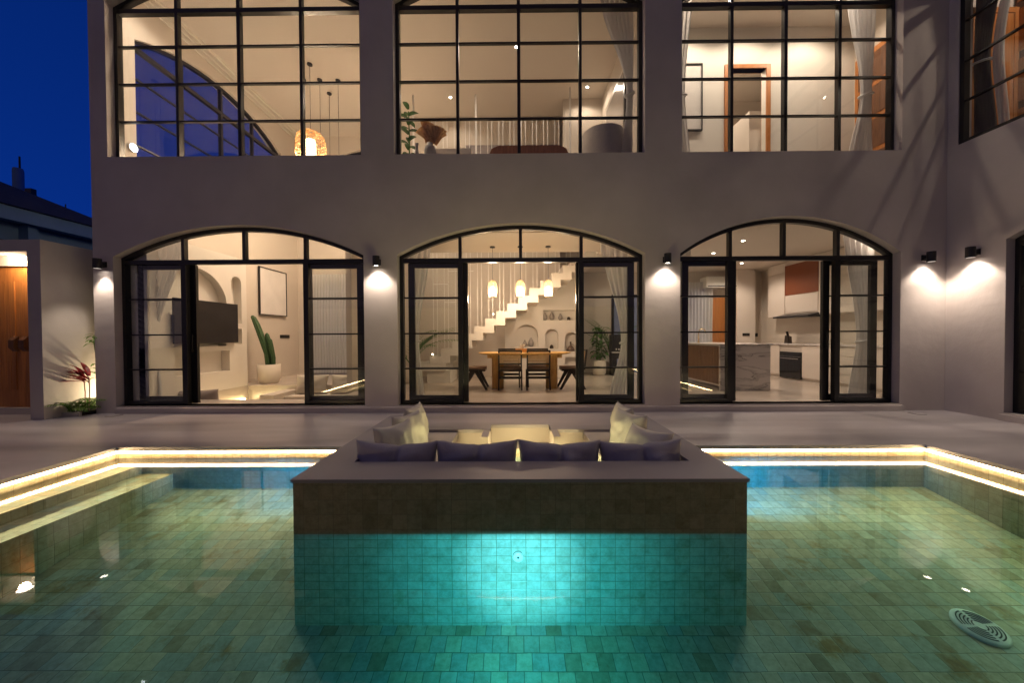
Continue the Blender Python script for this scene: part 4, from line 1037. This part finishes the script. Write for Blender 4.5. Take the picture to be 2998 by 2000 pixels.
def frond(bm, base, yaw, pitch, L, nl=16, lw=0.018, ll=0.22, droop=0.9):
    p = Vector(base); pts = []; n = nl
    for i in range(n + 1):
        u = i / n; pt = pitch - droop * u * 1.5
        d = Vector((math.cos(yaw) * math.cos(pt), math.sin(yaw) * math.cos(pt), math.sin(pt)))
        pts.append(p.copy())
        if i > 2:
            l_ = ll * math.sin(PI * (0.15 + 0.8 * u)) + .03
            for s in (-1, 1): leaf(bm, p, yaw + s * (1.15 - 0.5 * u), pt - .1, l_, lw, 0.55, 3, 0.1)
        p = p + d * L / n
    tube(bm, pts, [0.006 * (1 - .8 * i / n) + .001 for i in range(n + 1)], 4, False)

rn = random.Random(5)
t = thing('potted_palm', 'feathery palm in the left back corner of the dining room', 'palm', (-2.45, 8.4, .11))
obj('pot', pot_bm(.2, .38), POT, t, smooth=True)
b = nb()
for k in range(11): frond(b, (0, 0, .35 + .03 * (k % 3)), rn.uniform(0, 2 * PI) if k > 4 else rn.uniform(-.9, .5), rn.uniform(1.0, 1.4), rn.uniform(1.2, 1.6), 18, .022, .26, .85)
obj('fronds', b, GREEN, t)
t = thing('potted_palm', 'slender palm behind the water dispenser, right of the dining table', 'palm', (2.75, 10.15, .11))
obj('pot', pot_bm(.17, .35), POT, t, smooth=True)
b = nb()
for k in range(9): frond(b, (0, 0, .35), rn.uniform(0, 2 * PI) if k > 3 else rn.uniform(2.4, 3.9), rn.uniform(1.2, 1.5), rn.uniform(1.5, 1.9), 18, .02, .26, .8)
obj('fronds', b, GREEN, t)
t = thing('potted_plant', 'leafy green plant in a white pot left of the water dispenser', 'plant', (2.35, 9.9, .11))
obj('pot', pot_bm(.19, .42), POT, t, smooth=True)
b = nb()
for k in range(4): tube(b, [(.03 * math.cos(k * 1.6), .03 * math.sin(k * 1.6), .36), (.08 * math.cos(k * 1.6), .08 * math.sin(k * 1.6), .8), (.10 * math.cos(k * 1.6 + .5), .10 * math.sin(k * 1.6 + .5), 1.25)], .01, 5)
obj('stem', b, GREEN, t)
b = nb()
for k in range(80):
    z = rn.uniform(.45, 1.35); a = rn.uniform(0, 2 * PI); r_ = rn.uniform(.03, .12); leaf(b, (r_ * math.cos(a), r_ * math.sin(a), z), a, rn.uniform(-.1, .9), rn.uniform(.18, .28), rn.uniform(.10, .14), .8)
obj('leaves', b, GREEN, t)
t = thing('water_dispenser', 'tall black water dispenser standing beside the green plant', 'dispenser', (2.83, 9.85, .11))
b = nb(); box(b, -.17, .17, -.16, .16, 0, .62); obj('cabinet', b, LAMPBLK, t, bevel=.012)
b = nb(); box(b, -.17, .17, -.16, .16, .66, 1.12); box(b, -.17, .17, 0.0, .16, .62, .66); obj('head', b, SCREEN, t, bevel=.012)
b = nb(); box(b, -.165, .165, -.15, -.01, .622, .64); obj('drip_tray', b, PLASTIC, t)
b = nb(); box(b, -.05, .06, -.168, -.161, .20, .46); obj('sticker', b, mat('sticker', (.35, .40, .65), .4, .5, 12), t)
b = nb(); [box(b, x - .012, x + .012, -.2, -.161, .70, .74) for x in (-.07, 0, .07)]; obj('tap', b, PLASTIC, t)
# door strip behind the dispenser
pd = thing('passage_door', 'tall dark framed glass door right of the niche wall', 'door', (3.3, 10.56, .11))
b = nb(); box(b, -.42, -.36, -.03, .03, 0, 2.3); box(b, .36, .42, -.03, .03, 0, 2.3); box(b, -.36, .36, -.03, .03, 2.24, 2.3); obj('frame', b, STEEL, pd)
b = nb(); box(b, -.36, .36, -.005, .005, 0, 2.24); obj('pane', b, mat('door_blue', (.20, .24, .38), .2, .05), pd)

# ------------------------------------------------------------------ kitchen
t = thing('kitchen_island', 'marble kitchen island with slatted walnut side and pale worktop', 'kitchen island', (4.52, 7.7, .11))
b = nb(); box(b, -.49, .49, -.70, -.66, 0, .885); obj('marble_panel', b, MARBLE, t)
b = nb(); box(b, -.53, .50, -.74, 1.30, .886, .915); obj('worktop', b, MARBLE, t, bevel=.003)
b = nb(); box(b, -.40, .47, -.659, 1.25, 0.06, .884); obj('cabinet_body', b, CAB, t)
b = nb()
for k in range(30): box(b, -.425, -.401, -.60 + .06 * k, -.565 + .06 * k, .10, .86)
obj('slat_panel', b, wood_mat('slat_wood', (.20, .11, .05), (.32, .19, .09)), t)
t = thing('kitchen_tap', 'gold gooseneck tap on the kitchen island', 'tap', (4.30, 8.35, 1.026))
b = nb(); tube(b, [(0, 0, 0), (0, 0, .22), (.02, 0, .29), (.07, 0, .33), (.13, 0, .31), (.16, 0, .26), (.165, 0, .22)], .011, 10); obj('spout', b, BRASS, t, smooth=True)
b = nb(); lathe(b, [(.024, 0), (.024, .03), (.012, .035)], seg=16); obj('base', b, BRASS, t); b = nb(); bar(b, (0, -.01, .06), (0, -.07, .08), .012); obj('lever', b, BRASS, t)
kb = thing('base_cabinets', 'white kitchen base cabinets with pale worktop along the right wall', 'kitchen cabinets', (7.0, 8.5, .11))
b = nb(); box(b, -.23, .30, -2.3, 1.0, 0.0, .08); obj('toe_kick', b, CAB, kb)
b = nb(); box(b, -.24, .30, -2.3, 1.0, .081, .84); obj('carcass', b, CAB, kb)
b = nb(); box(b, -.31, .315, -2.32, 1.02, .842, .872); obj('worktop', b, MARBLE, kb, bevel=.003)
ys_ = [(-2.28, -1.55), (-1.53, -.83), (-.81, -.13), (.58, .98)]
for a, c_ in ys_[:1] + ys_[2:]:
    b = nb(); box(b, -.28, -.241, a + .005, c_ - .005, .085, .83); obj('cabinet_door', b, CAB, kb, bevel=.003)
for k in range(4):
    b = nb(); box(b, -.28, -.241, -1.52, -.835, .085 + .187 * k, .262 + .187 * k); obj('drawer', b, CAB, kb, bevel=.003)
ov_ = thing('built_in_oven', 'black glass built in oven in the white base cabinets', 'oven', (6.72, 8.73, .14))
b = nb(); box(b, -.005, .04, -.33, .33, 0, .64); obj('front', b, DARKGL, ov_, bevel=.004)
b = nb(); box(b, -.03, -.022, -.28, .28, .475, .49); box(b, -.022, -.006, -.28, -.26, .475, .49); box(b, -.022, -.006, .26, .28, .475, .49); obj('handle', b, mat('steel_bright', (.6, .6, .6), .25, metal=1.0), ov_)
b = nb(); box(b, -.008, -.0055, -.33, .33, .53, .534); obj('seam', b, mat('steel_line', (.5, .5, .5), .3, metal=1.0), ov_)
ku = thing('wall_cabinets', 'white kitchen wall cabinets up to the ceiling with a brown panel', 'kitchen cabinets', (7.15, 8.5, 1.66))
b = nb(); box(b, -.16, .168, -2.3, 1.35, 0, 1.40); obj('carcass', b, CAB, ku)
for a, c_, z0_, z1_ in ((-2.28, -1.3, .01, 1.38), (-1.28, -.28, .01, 1.38), (.745, 1.34, .01, 1.12), (-.26, .735, .09, .53), (.745, 1.34, 1.135, 1.39)):
    b = nb(); box(b, -.18, -.161, a + .004, c_ - .004, z0_, z1_); obj('cabinet_door', b, CAB, ku, bevel=.002)
b = nb(); box(b, -.182, -.161, -.26, .735, .54, 1.30); obj('brown_panel', b, mat('brown_lacquer', (.20, .06, .025), .35, .04), ku, bevel=.002)
hd = thing('cooker_hood', 'slim black cooker hood below the brown kitchen panel', 'cooker hood', (6.9, 8.75, 1.62))
b = nb(); prism(b, [(-.19, -.55, 0.0), (-.19, -.55, .04), (.09, -.55, .10), (.26, -.55, .10), (.26, -.55, 0.0)], (0, 1.1, 0)); obj('canopy', b, SCREEN, hd)
b = nb(); box(b, -.12, .2, -.5, .5, -.006, -.001); obj('filter', b, mat('hood_filter', (.3, .3, .3), .3, metal=1.0), hd)
kt = thing('tall_cabinet', 'white tall kitchen block standing against the back wall', 'kitchen cabinets', (6.6, 10.3, .11))
b = nb(); box(b, -.26, .26, -.1, .29, 0, 2.95); obj('body', b, CAB, kt)
b = nb(); box(b, -.10, .10, -.112, -.1005, 1.06, 1.14); obj('switch_plate', b, LAMPBLK, kt)
t = thing('knife_block', 'dark knife block with knives on the kitchen worktop', 'knife block', (7.0, 9.15, .983))
b = nb(); prism(b, [(-.05, -.06, 0), (-.05, .08, 0), (-.05, .05, .20), (-.05, -.04, .17)], (.10, 0, 0)); obj('block', b, CERAMD, t)
b = nb(); [bar(b, (x, .0 + .01 * k, .18), (x, .04 + .01 * k, .30), .016, .012) for k, x in enumerate((-.03, -.01, .012, .032))]; obj('knife_handles', b, LAMPBLK, t)
o = obj('wall_socket', box(nb(), -.05, .05, -.012, 0, -.05, .05), LAMPBLK, loc=(7.15, 10.6, 1.2)); tag(o, 'black wall socket between the tall block and the worktop', 'socket')
t = thing('air_conditioner', 'white wall air conditioner above the kitchen island', 'air conditioner', (5.95, 10.35, 2.72))
b = nb(); box(b, -.46, .46, -.12, .24, -.15, .15); obj('body', b, PLASTIC, t, bevel=.03, seg=3)
b = nb(); box(b, -.42, .42, -.125, -.1205, -.13, -.10); obj('louvre', b, NDARK, t)
t = thing('teak_door', 'orange brown teak door behind the kitchen island', 'door', (6.10, 10.56, .11))
b = nb(); box(b, -.28, .28, -.02, .03, 0, 2.25); obj('leaf', b, TEAK, t); b = nb(); lathe(b, [(.02, 0), (.025, .03), (0, .04)], seg=12, cap1=False); obj('knob', b, BRASS, t, loc=(.2, -.02, 1.0), rot=(R(90), 0, 0))

# ------------------------------------------------------------------ upstairs middle room
t = thing('armchair', 'rounded beige boucle armchair in the upper middle window', 'armchair', (1.60, 6.40, 3.9))
b = nb(); seg = 26; rg = []
for j, (z, s, o_) in enumerate(((.10, .96, 0), (.35, 1.0, 0), (.60, 1.0, 0), (.80, .97, 0), (.90, .86, 0), (.94, .7, 0))):
    rw = []
    for k in range(seg + 1):
        a = R(-205) + R(230) * k / seg
        hgt = z * (1.12 if 40 < math.degrees((k / seg) * 230) < 190 else .8)
        rw.append((math.cos(a) * .38, math.sin(a) * .38, hgt + .12))
    rg.append(rw)
outer = [[b.verts.new((x * (1.0 if j < 4 else .97), y * (1.0 if j < 4 else .97), z)) for x, y, z in rw] for j, rw in enumerate(rg)]
inner = [[b.verts.new((x * .74, y * .74, z)) for x, y, z in rw] for rw in rg]
for G_ in (outer, inner):
    for j in range(len(rg) - 1):
        for k in range(seg): b.faces.new((G_[j][k], G_[j][k + 1], G_[j + 1][k + 1], G_[j + 1][k]))
for k in range(seg): b.faces.new((outer[-1][k], outer[-1][k + 1], inner[-1][k + 1], inner[-1][k]))
for k in (0, seg):
    for j in range(len(rg) - 1): b.faces.new((outer[j][k], outer[j + 1][k], inner[j + 1][k], inner[j][k]))
bmesh.ops.recalc_face_normals(b, faces=b.faces[:])
obj('backrest', b, BOUCLE, t, smooth=True)
b = nb(); lathe(b, [(.28, .12), (.30, .2), (.30, .42), (.27, .47), (0, .48)], seg=28, cap1=False); obj('seat', b, BOUCLE, t, smooth=True)
for a in (45, 135, 225, 315):
    b = nb(); lathe(b, [(.015, 0), (.02, .22)], .25 * math.cos(R(a)), .25 * math.sin(R(a)), 10); obj('leg', b, DARKWD, t)
t = thing('desk', 'walnut desk with rounded top edge in the upper middle window', 'desk', (.28, 6.55, 3.9))
b = nb(); prism(b, [(x, -.02, z) for x, z in ((-.72, .30), (.72, .30), (.72, .62), (.68, .72), (.55, .775), (-.55, .775), (-.68, .72), (-.72, .62))], (0, .04, 0)); obj('front_panel', b, wood_mat('cherry', (.22, .08, .03), (.34, .13, .05)), t, bevel=.004)
b = nb(); box(b, -.55, .55, .02, .55, .74, .77); obj('top', b, WALNUT, t)
for x in (-.6, .6):
    b = nb(); box(b, x - .03, x + .03, .0, .5, 0, .3); obj('leg', b, WALNUT, t)
t = thing('console', 'white low console at the left of the upper middle window', 'console', (-1.12, 6.75, 3.9))
b = nb(); box(b, -.35, .35, -.2, .2, .30, .74); obj('body', b, CAB, t, bevel=.01)
b = nb(); [box(b, x - .02, x + .02, y - .02, y + .02, 0, .3) for x in (-.3, .3) for y in (-.15, .15)]; obj('feet', b, DARKWD, t)
t = thing('vase_with_dried_leaves', 'white round vase with brown dried fan leaves behind the upper glass', 'vase', (-1.40, 6.02, 4.20))
b = nb(); lathe(b, [(.04, .0), (.085, .04), (.10, .12), (.08, .19), (.04, .22), (.05, .25), (0, .24)], seg=24, cap1=False); obj('vase_body', b, CERAM, t, smooth=True)
b = nb()
def fan(bm, base, yaw, tilt, r_, spread=1.5, n=14):
    c = bm.verts.new(base); base = Vector(base); prev = None
    ax = Vector((math.cos(yaw), math.sin(yaw), 0)); up = Vector((math.sin(tilt) * -math.sin(yaw), math.sin(tilt) * math.cos(yaw), math.cos(tilt)))
    for i in range(n + 1):
        a = -spread / 2 + spread * i / n; rr_ = r_ * (1 - .04 * (i % 2)) * (1 - .12 * abs(a))
        d = ax * math.sin(a) + up * math.cos(a); nrm = ax.cross(up)
        v = bm.verts.new(base + d * rr_ + nrm * (.012 if i % 2 else -.012))
        if prev: bm.faces.new((c, prev, v))
        prev = v
fan(b, (.02, 0, .24), .2, .1, .36, 1.9); fan(b, (.10, .03, .22), -.2, -.25, .32, 1.6); fan(b, (.06, .02, .24), -.4, -.15, .30, 1.5); fan(b, (-.04, .02, .25), .5, .1, .42, .6); fan(b, (-.07, 0, .24), 0, .2, .33, .7)
tube(b, [(0, 0, .2), (.02, 0, .3)], .01, 5)
obj('dried_leaves', b, DRYLEAF, t)
vase(-1.62, 6.0, 4.20, [(.05, 0), (.055, .05), (.03, .10), (.022, .2), (.03, .24), (0, .23)], CERAM, 'slim grey bottle vase left of the dried leaves', None)
V('display_ledge', box(nb(), -1.83, -1.15, 5.86, 6.2, 3.9, 4.198), INNER_W)
t = thing('potted_plant', 'rubber plant with big glossy leaves at the left edge of the upper middle window', 'plant', (-1.86, 6.35, 3.9))
obj('pot', pot_bm(.13, .3), POT, t, smooth=True)
b = nb(); tube(b, [(0, 0, .25), (.02, 0, .7), (.0, .02, 1.3)], .012, 6); obj('stem', b, GREEN, t)
b = nb()
for k in range(16):
    z = .5 + .055 * k; a = k * 2.4; leaf(b, (0, 0, z), a, .5, .22, .11, .7)
obj('leaves', b, leaf_mat('leaf_rubber', (.02, .06, .015), (.05, .12, .03)), t)
b = nb()
t = thing('wall_panel', 'dark grey recessed panel behind the tall white stair bars', 'panel', (-.15, 9.68, 5.9))
obj('board', box(nb(), -1.15, 1.35, -.03, .0, -.55, .45), mat('panel_grey', (.28, .25, .25), .6), t)
t = thing('wardrobe', 'tall mirrored wardrobe along the right wall of the upper middle room', 'wardrobe', (2.15, 7.6, 3.9))
b = nb(); box(b, -.02, .078, -.7, .7, 0, 2.5); obj('carcass', b, CAB, t)
b = nb(); box(b, -.035, -.021, -.65, .6, .05, 2.4); obj('mirror_door', b, mat('mirror_gloss', (.5, .46, .43), .12, 0.02, 2), t); b = nb(); box(b, -.05, -.021, -.79, -.71, 0, 2.9); obj('post', b, STEEL, t)

# ------------------------------------------------------------------ upstairs right room
t = thing('door_frame', 'teak framed doorway in the back wall of the upper right room', 'doorway', (4.53, 7.0, 3.9))
b = nb(); box(b, -.44, -.36, -.025, .13, 0, 2.53); box(b, .36, .44, -.025, .13, 0, 2.53); box(b, -.36, .36, -.025, .13, 2.46, 2.53); obj('casing', b, TEAK, t)
t = thing('framed_picture', 'white relief picture in a rounded black frame at the left of the upper right room', 'picture', (3.35, 6.97, 5.80))
b = nb(); box(b, -.28, .28, 0, .025, -.62, .62); obj('relief', b, CANVAS, t)
b = nb(); tube(b, [(-.2 + .14 * math.cos(a), -.01, .1 + .3 * math.sin(a)) for a in [PI * k / 12 - 1 for k in range(16)]], .02, 6); obj('curved_shape', b, CANVAS, t, smooth=True)
b = nb()
for a in ((-.30, -.28, -.64, .64), (.28, .30, -.64, .64), (-.28, .28, .62, .64), (-.28, .28, -.64, -.62)): box(b, a[0], a[1], -.02, .029, a[2], a[3])
obj('frame', b, LAMPBLK, t)
t = thing('wardrobe', 'teak wardrobe with dark panels on the right wall of the upper right room', 'wardrobe', (6.55, 6.50, 3.9))
b = nb(); box(b, -.02, .045, -.42, .42, 0, 2.5); obj('carcass', b, TEAK, t)
for k in range(4):
    b = nb(); box(b, -.03, -.021, -.35, .35, .08 + .6 * k, .60 + .6 * k); obj('panel', b, WALNUT, t)
t = thing('storage_cabinet', 'white storage cabinet in the passage beyond the teak doorway', 'cabinet', (5.35, 8.35, 3.9))
b = nb(); box(b, -.35, .35, -.7, .84, 0, 2.05); obj('body', b, CAB, t, bevel=.005); b = nb(); box(b, -.356, -.3505, -.68, .82, 1.2, 1.21); obj('seam', b, DARKWD, t)
t = thing('air_conditioner', 'white air conditioner on the passage wall beyond the teak doorway', 'air conditioner', (4.75, 9.08, 5.9))
b = nb(); box(b, -.3, .3, -.12, .115, -.14, .14); obj('body', b, PLASTIC, t, bevel=.04, seg=3); b = nb(); box(b, -.27, .27, -.125, -.1205, -.12, -.10); obj('louvre', b, NDARK, t)
# wing upper room
t = thing('wardrobe', 'tall teak wardrobe inside the upper room of the right wing', 'wardrobe', (8.25, 5.48, 3.9))
b = nb(); box(b, -.5, .75, -.13, .14, 0, 3.1); obj('carcass', b, WALNUT, t)
for k in range(4):
    b = nb(); box(b, -.48, .73, -.15, -.131, .06 + .76 * k, .78 + .76 * k); obj('panel', b, TEAK, t, bevel=.004)
    b = nb(); box(b, -.515, -.501, -.10, .11, .10 + .76 * k, .74 + .76 * k); obj('side_panel', b, TEAK, t, bevel=.003)
t = thing('door_frame', 'teak doorway beside the curtains of the right wing', 'doorway', (7.36, 5.6, 3.9))
b = nb(); box(b, -.4, -.32, -.03, .02, 0, 2.3); box(b, .32, .40, -.03, .02, 0, 2.3); box(b, -.32, .32, -.03, .02, 2.22, 2.3); obj('casing', b, TEAK, t); b = nb(); box(b, -.32, .32, -.02, .0, 0, 2.22); obj('leaf', b, TEAK, t)

# ------------------------------------------------------------------ garden wall, porch and planting on the left
gw = thing('garden_wall', 'low plastered wall with the lit porch opening left of the villa', 'wall', (-7.06, 5.2, 0))
def G(name, bm, m, par=None, **k):
    o = obj(name, bm, m, **k); o.parent = par or gw; o.matrix_parent_inverse = Matrix.Translation(-(par or gw).location); return o
G('pier', box(nb(), -7.16, -6.96, 5.20, 11.5, 0.0, 2.66), PLASTER2)
G('lintel', box(nb(), -9.6, -7.16, 5.20, 5.40, 2.485, 2.66), PLASTER2)
G('soffit', box(nb(), -9.6, -7.16, 5.40, 5.80, 2.52, 2.66), PLASTER2)
b = nb(); box(b, -9.6, -7.16, 5.62, 5.80, 2.36, 2.52); G('header', b, INNER_W)
G('pier', box(nb(), -10.0, -9.6, 5.20, 5.80, 0.0, 2.66), PLASTER2)
G('threshold', box(nb(), -9.6, -7.16, 5.57, 5.80, 0.0, .10), PLASTER2)
dd = thing('double_door', 'grooved teak double door in the lit porch', 'door', (-8.0, 5.66, .10))
for x0_, x1_ in ((-.80, .135), (.14, .835)):
    b = nb(); box(b, x0_, x1_, 0, .05, 0, 2.255); lf = obj('leaf', b, TEAK, dd)
    b = nb(); nsl = 9
    for k in range(nsl):
        a = x0_ + .10 + (x1_ - x0_ - .22) * k / nsl; box(b, a, a + (x1_ - x0_ - .22) / nsl - .008, -.012, 0, .28, 2.02)
    obj('grooved_panel', b, TEAK, lf)
for x in (0.01, 0.17):
    b = nb(); prism(b, [(x + .012, -.06 + y, z + 1.02) for y, z in ((.0, -.12), (-.05, -.06), (-.05, .06), (0, .12), (.02, .12), (.02, -.12))], (.09, 0, 0)); obj('handle', b, WALNUT, dd, bevel=.004)
    b = nb(); box(b, x + .03, x + .075, -.058, -.012, .99, 1.05); obj('handle_stem', b, BRASS, dd)
t = thing('porch_light', 'round flush white ceiling light in the porch', 'ceiling light', (-7.75, 5.51, 2.52))
b = nb(); lathe(b, [(.10, 0), (.10, -.02), (.09, -.025)], seg=28); obj('rim', b, PLASTIC, t); b = nb(); lathe(b, [(.088, -.0252), (.07, -.032)], seg=28); obj('diffuser', b, emit('porch_glow', (1, .85, .68), 22), t)
lamp('POINT', (0, 0, -.07), 16, (1, .74, .48), t, .06)
bed = thing('planting_bed', 'low planting bed with dark soil between garden wall and villa', 'planting bed', (-6.83, 6.5, 0))
b = nb(); box(b, -6.959, -6.692, 5.44, 9.5, 0, .05); o = obj('soil', b, SOIL); o.parent = bed; o.matrix_parent_inverse = Matrix.Translation(-bed.location)
b = nb(); box(b, -6.959, -6.692, 5.40, 5.44, 0, .06); o = obj('kerb', b, PLASTER2); o.parent = bed; o.matrix_parent_inverse = Matrix.Translation(-bed.location)
lt = thing('garden_uplight', 'small uplight hidden behind the villa corner in the planting bed', 'garden light', (-6.73, 6.12, .05))
b = nb(); lathe(b, [(.03, 0), (.03, .08), (.02, .09)], seg=14); obj('housing', b, LAMPBLK, lt)
lamp('POINT', (0, -.02, .24), 17, (1, .80, .52), lt, .02)
t = thing('fern', 'bright green fern clump at the foot of the garden wall', 'fern', (-6.83, 5.56, .05))
b = nb()
for k in range(40): frond(b, (rn.uniform(-.09, .09), rn.uniform(-.14, .25), 0.02), rn.uniform(0, 2 * PI), rn.uniform(.7, 1.4), rn.uniform(.20, .36), 10, .016, .07, .9)
obj('fronds', b, GREEN2, t)
t = thing('red_cordyline', 'cordyline with dark red blades beside the garden wall', 'plant', (-6.80, 5.60, .05))
b = nb(); [tube(b, [(dx, 0, 0), (dx * 1.2, .01, .30), (dx * 1.4, 0, .52)], .008, 6) for dx in (-.03, .03)]; obj('stem', b, mat('stem_pink', (.55, .35, .28), .6), t)
b = nb()
for k in range(16): leaf(b, (rn.uniform(-.04, .05), 0, rn.uniform(.44, .56)), PI + rn.uniform(-.4, 1.8), rn.uniform(.1, 1.3), rn.uniform(.20, .34), .085, .28, 6, .3)
obj('leaves', b, REDLEAF, t)
t = thing('broadleaf_shrub', 'taller green shrub with lobed leaves peeping round the villa corner', 'shrub', (-6.76, 5.70, .05))
b = nb(); tube(b, [(0, 0, 0), (-.02, .05, .6), (-.03, .0, 1.16)], .009, 6); obj('stem', b, GREEN, t)
b = nb()
for k in range(22): leaf(b, (-.03, 0, rn.uniform(1.05, 1.22)), rn.uniform(0, 2 * PI), rn.uniform(-.1, .7), rn.uniform(.10, .19), .04, .7)
for k in range(8): leaf(b, (-.02, .03, rn.uniform(.5, .9)), rn.uniform(0, 2 * PI), rn.uniform(0, .7), rn.uniform(.1, .16), .05, .6)
obj('leaves', b, GREEN2, t)

# ------------------------------------------------------------------ beyond the wall
nh = thing('neighbour_house', 'pale neighbouring house with dark hipped roof behind the garden wall', 'house', (-14, 9, -3))
def N(name, bm, m): 
    o = obj(name, bm, m); o.parent = nh; o.matrix_parent_inverse = Matrix.Translation(-nh.location); return o
b = nb(); box(b, -19, -12.45, 2.0, 11.1, -3, 4.06); N('wall', b, NWALL)
b = nb(); box(b, -19.5, -12.0, 1.5, 11.5, 4.07, 4.37); N('fascia', b, NWALL)
b = nb(); box(b, -12.0, -11.93, 1.5, 11.5, 4.03, 4.10); N('gutter', b, NWALL)
b = nb()
ev = [(-19.55, 1.4, 4.38), (-11.9, 1.4, 4.38), (-11.9, 11.6, 4.38), (-19.55, 11.6, 4.38)]; rd = [(-15.7, 5.2, 6.45), (-15.7, 7.8, 6.45)]
v = [b.verts.new(p) for p in ev + rd]
for f in ((0, 1, 4), (1, 2, 5, 4), (2, 3, 5), (3, 0, 4, 5), (0, 3, 2, 1)): b.faces.new([v[i] for i in f])
N('roof', b, ROOFT)
b = nb(); box(b, -12.449, -12.40, 7.0, 8.72, 2.2, 3.62); wf = N('window', b, NDARK)
b = nb(); box(b, -12.398, -12.39, 7.0, 8.55, 2.2, 3.5); o = obj('pane', b, mat('n_pane', (.25, .22, .35), .2)); o.parent = wf; o.matrix_parent_inverse = (Matrix.Translation(nh.location)).inverted()
b = nb(); box(b, -12.449, -12.2, 8.9, 9.1, -3, 4.06); N('corner_post', b, NWALL)
t = thing('shed_roof_building', 'small dark roofed building beyond the neighbouring house', 'building', (-19, 16, -3))
b = nb(); box(b, -3, 6, -1, 3, 0, 8.0); obj('wall', b, NDARK, t); b = nb(); box(b, -3.3, 6.3, -1.3, 3.3, 8.02, 8.35); obj('roof', b, ROOFT, t)
t = thing('phone_mast', 'telephone mast with panel antenna above the neighbouring roof', 'mast', (-41.7, 30, -3))
b = nb(); tube(b, [(0, 0, 0), (0, 0, 19.6)], [.18, .06], 10); obj('pole', b, LAMPBLK, t)
b = nb(); lathe(b, [(.30, 16.4), (.32, 16.6), (.32, 18.4), (.28, 18.6)], -.15, 0, 18); obj('antenna_panel', b, NWALL, t)
b = nb(); box(b, .5, 1.05, -.1, .25, 16.3, 16.9); bar(b, (0, 0, 15.8), (.8, 0, 16.3), .06); obj('dish_box', b, LAMPBLK, t)
t = thing('roof_aerial', 'thin aerial rod behind the neighbouring roof', 'aerial', (-19, 15.05, -3))
b = nb(); tube(b, [(0, 0, 0), (0, 0, 9.9)], .02, 6); obj('rod', b, LAMPBLK, t)
for x, y, lab in ((6.05, 5.38, 'small square floor drain set in the deck beside the right wing corner'), (-6.2, 5.45, 'small round floor drain in the deck before the left pillar')):
    t = thing('floor_drain', lab, 'drain', (x, y, 0.001))
    b = nb(); box(b, -.07, .07, -.07, .07, 0, .003); obj('frame', b, NDARK, t); b = nb(); box(b, -.062, .062, -.062, .062, .0035, .006); obj('grate', b, DECK, t)
# far garden wall behind the viewer closes the court
bwl = thing('rear_garden_wall', 'plain plastered garden wall on the near side of the pool', 'wall', (0, -3.6, 0))
obj('panel', box(nb(), -12, 6.74, -.2, 0, 0, 2.4), PLASTER2, bwl); obj('cap', box(nb(), -12, 6.74, -.23, .03, 2.401, 2.45), COPE, bwl)
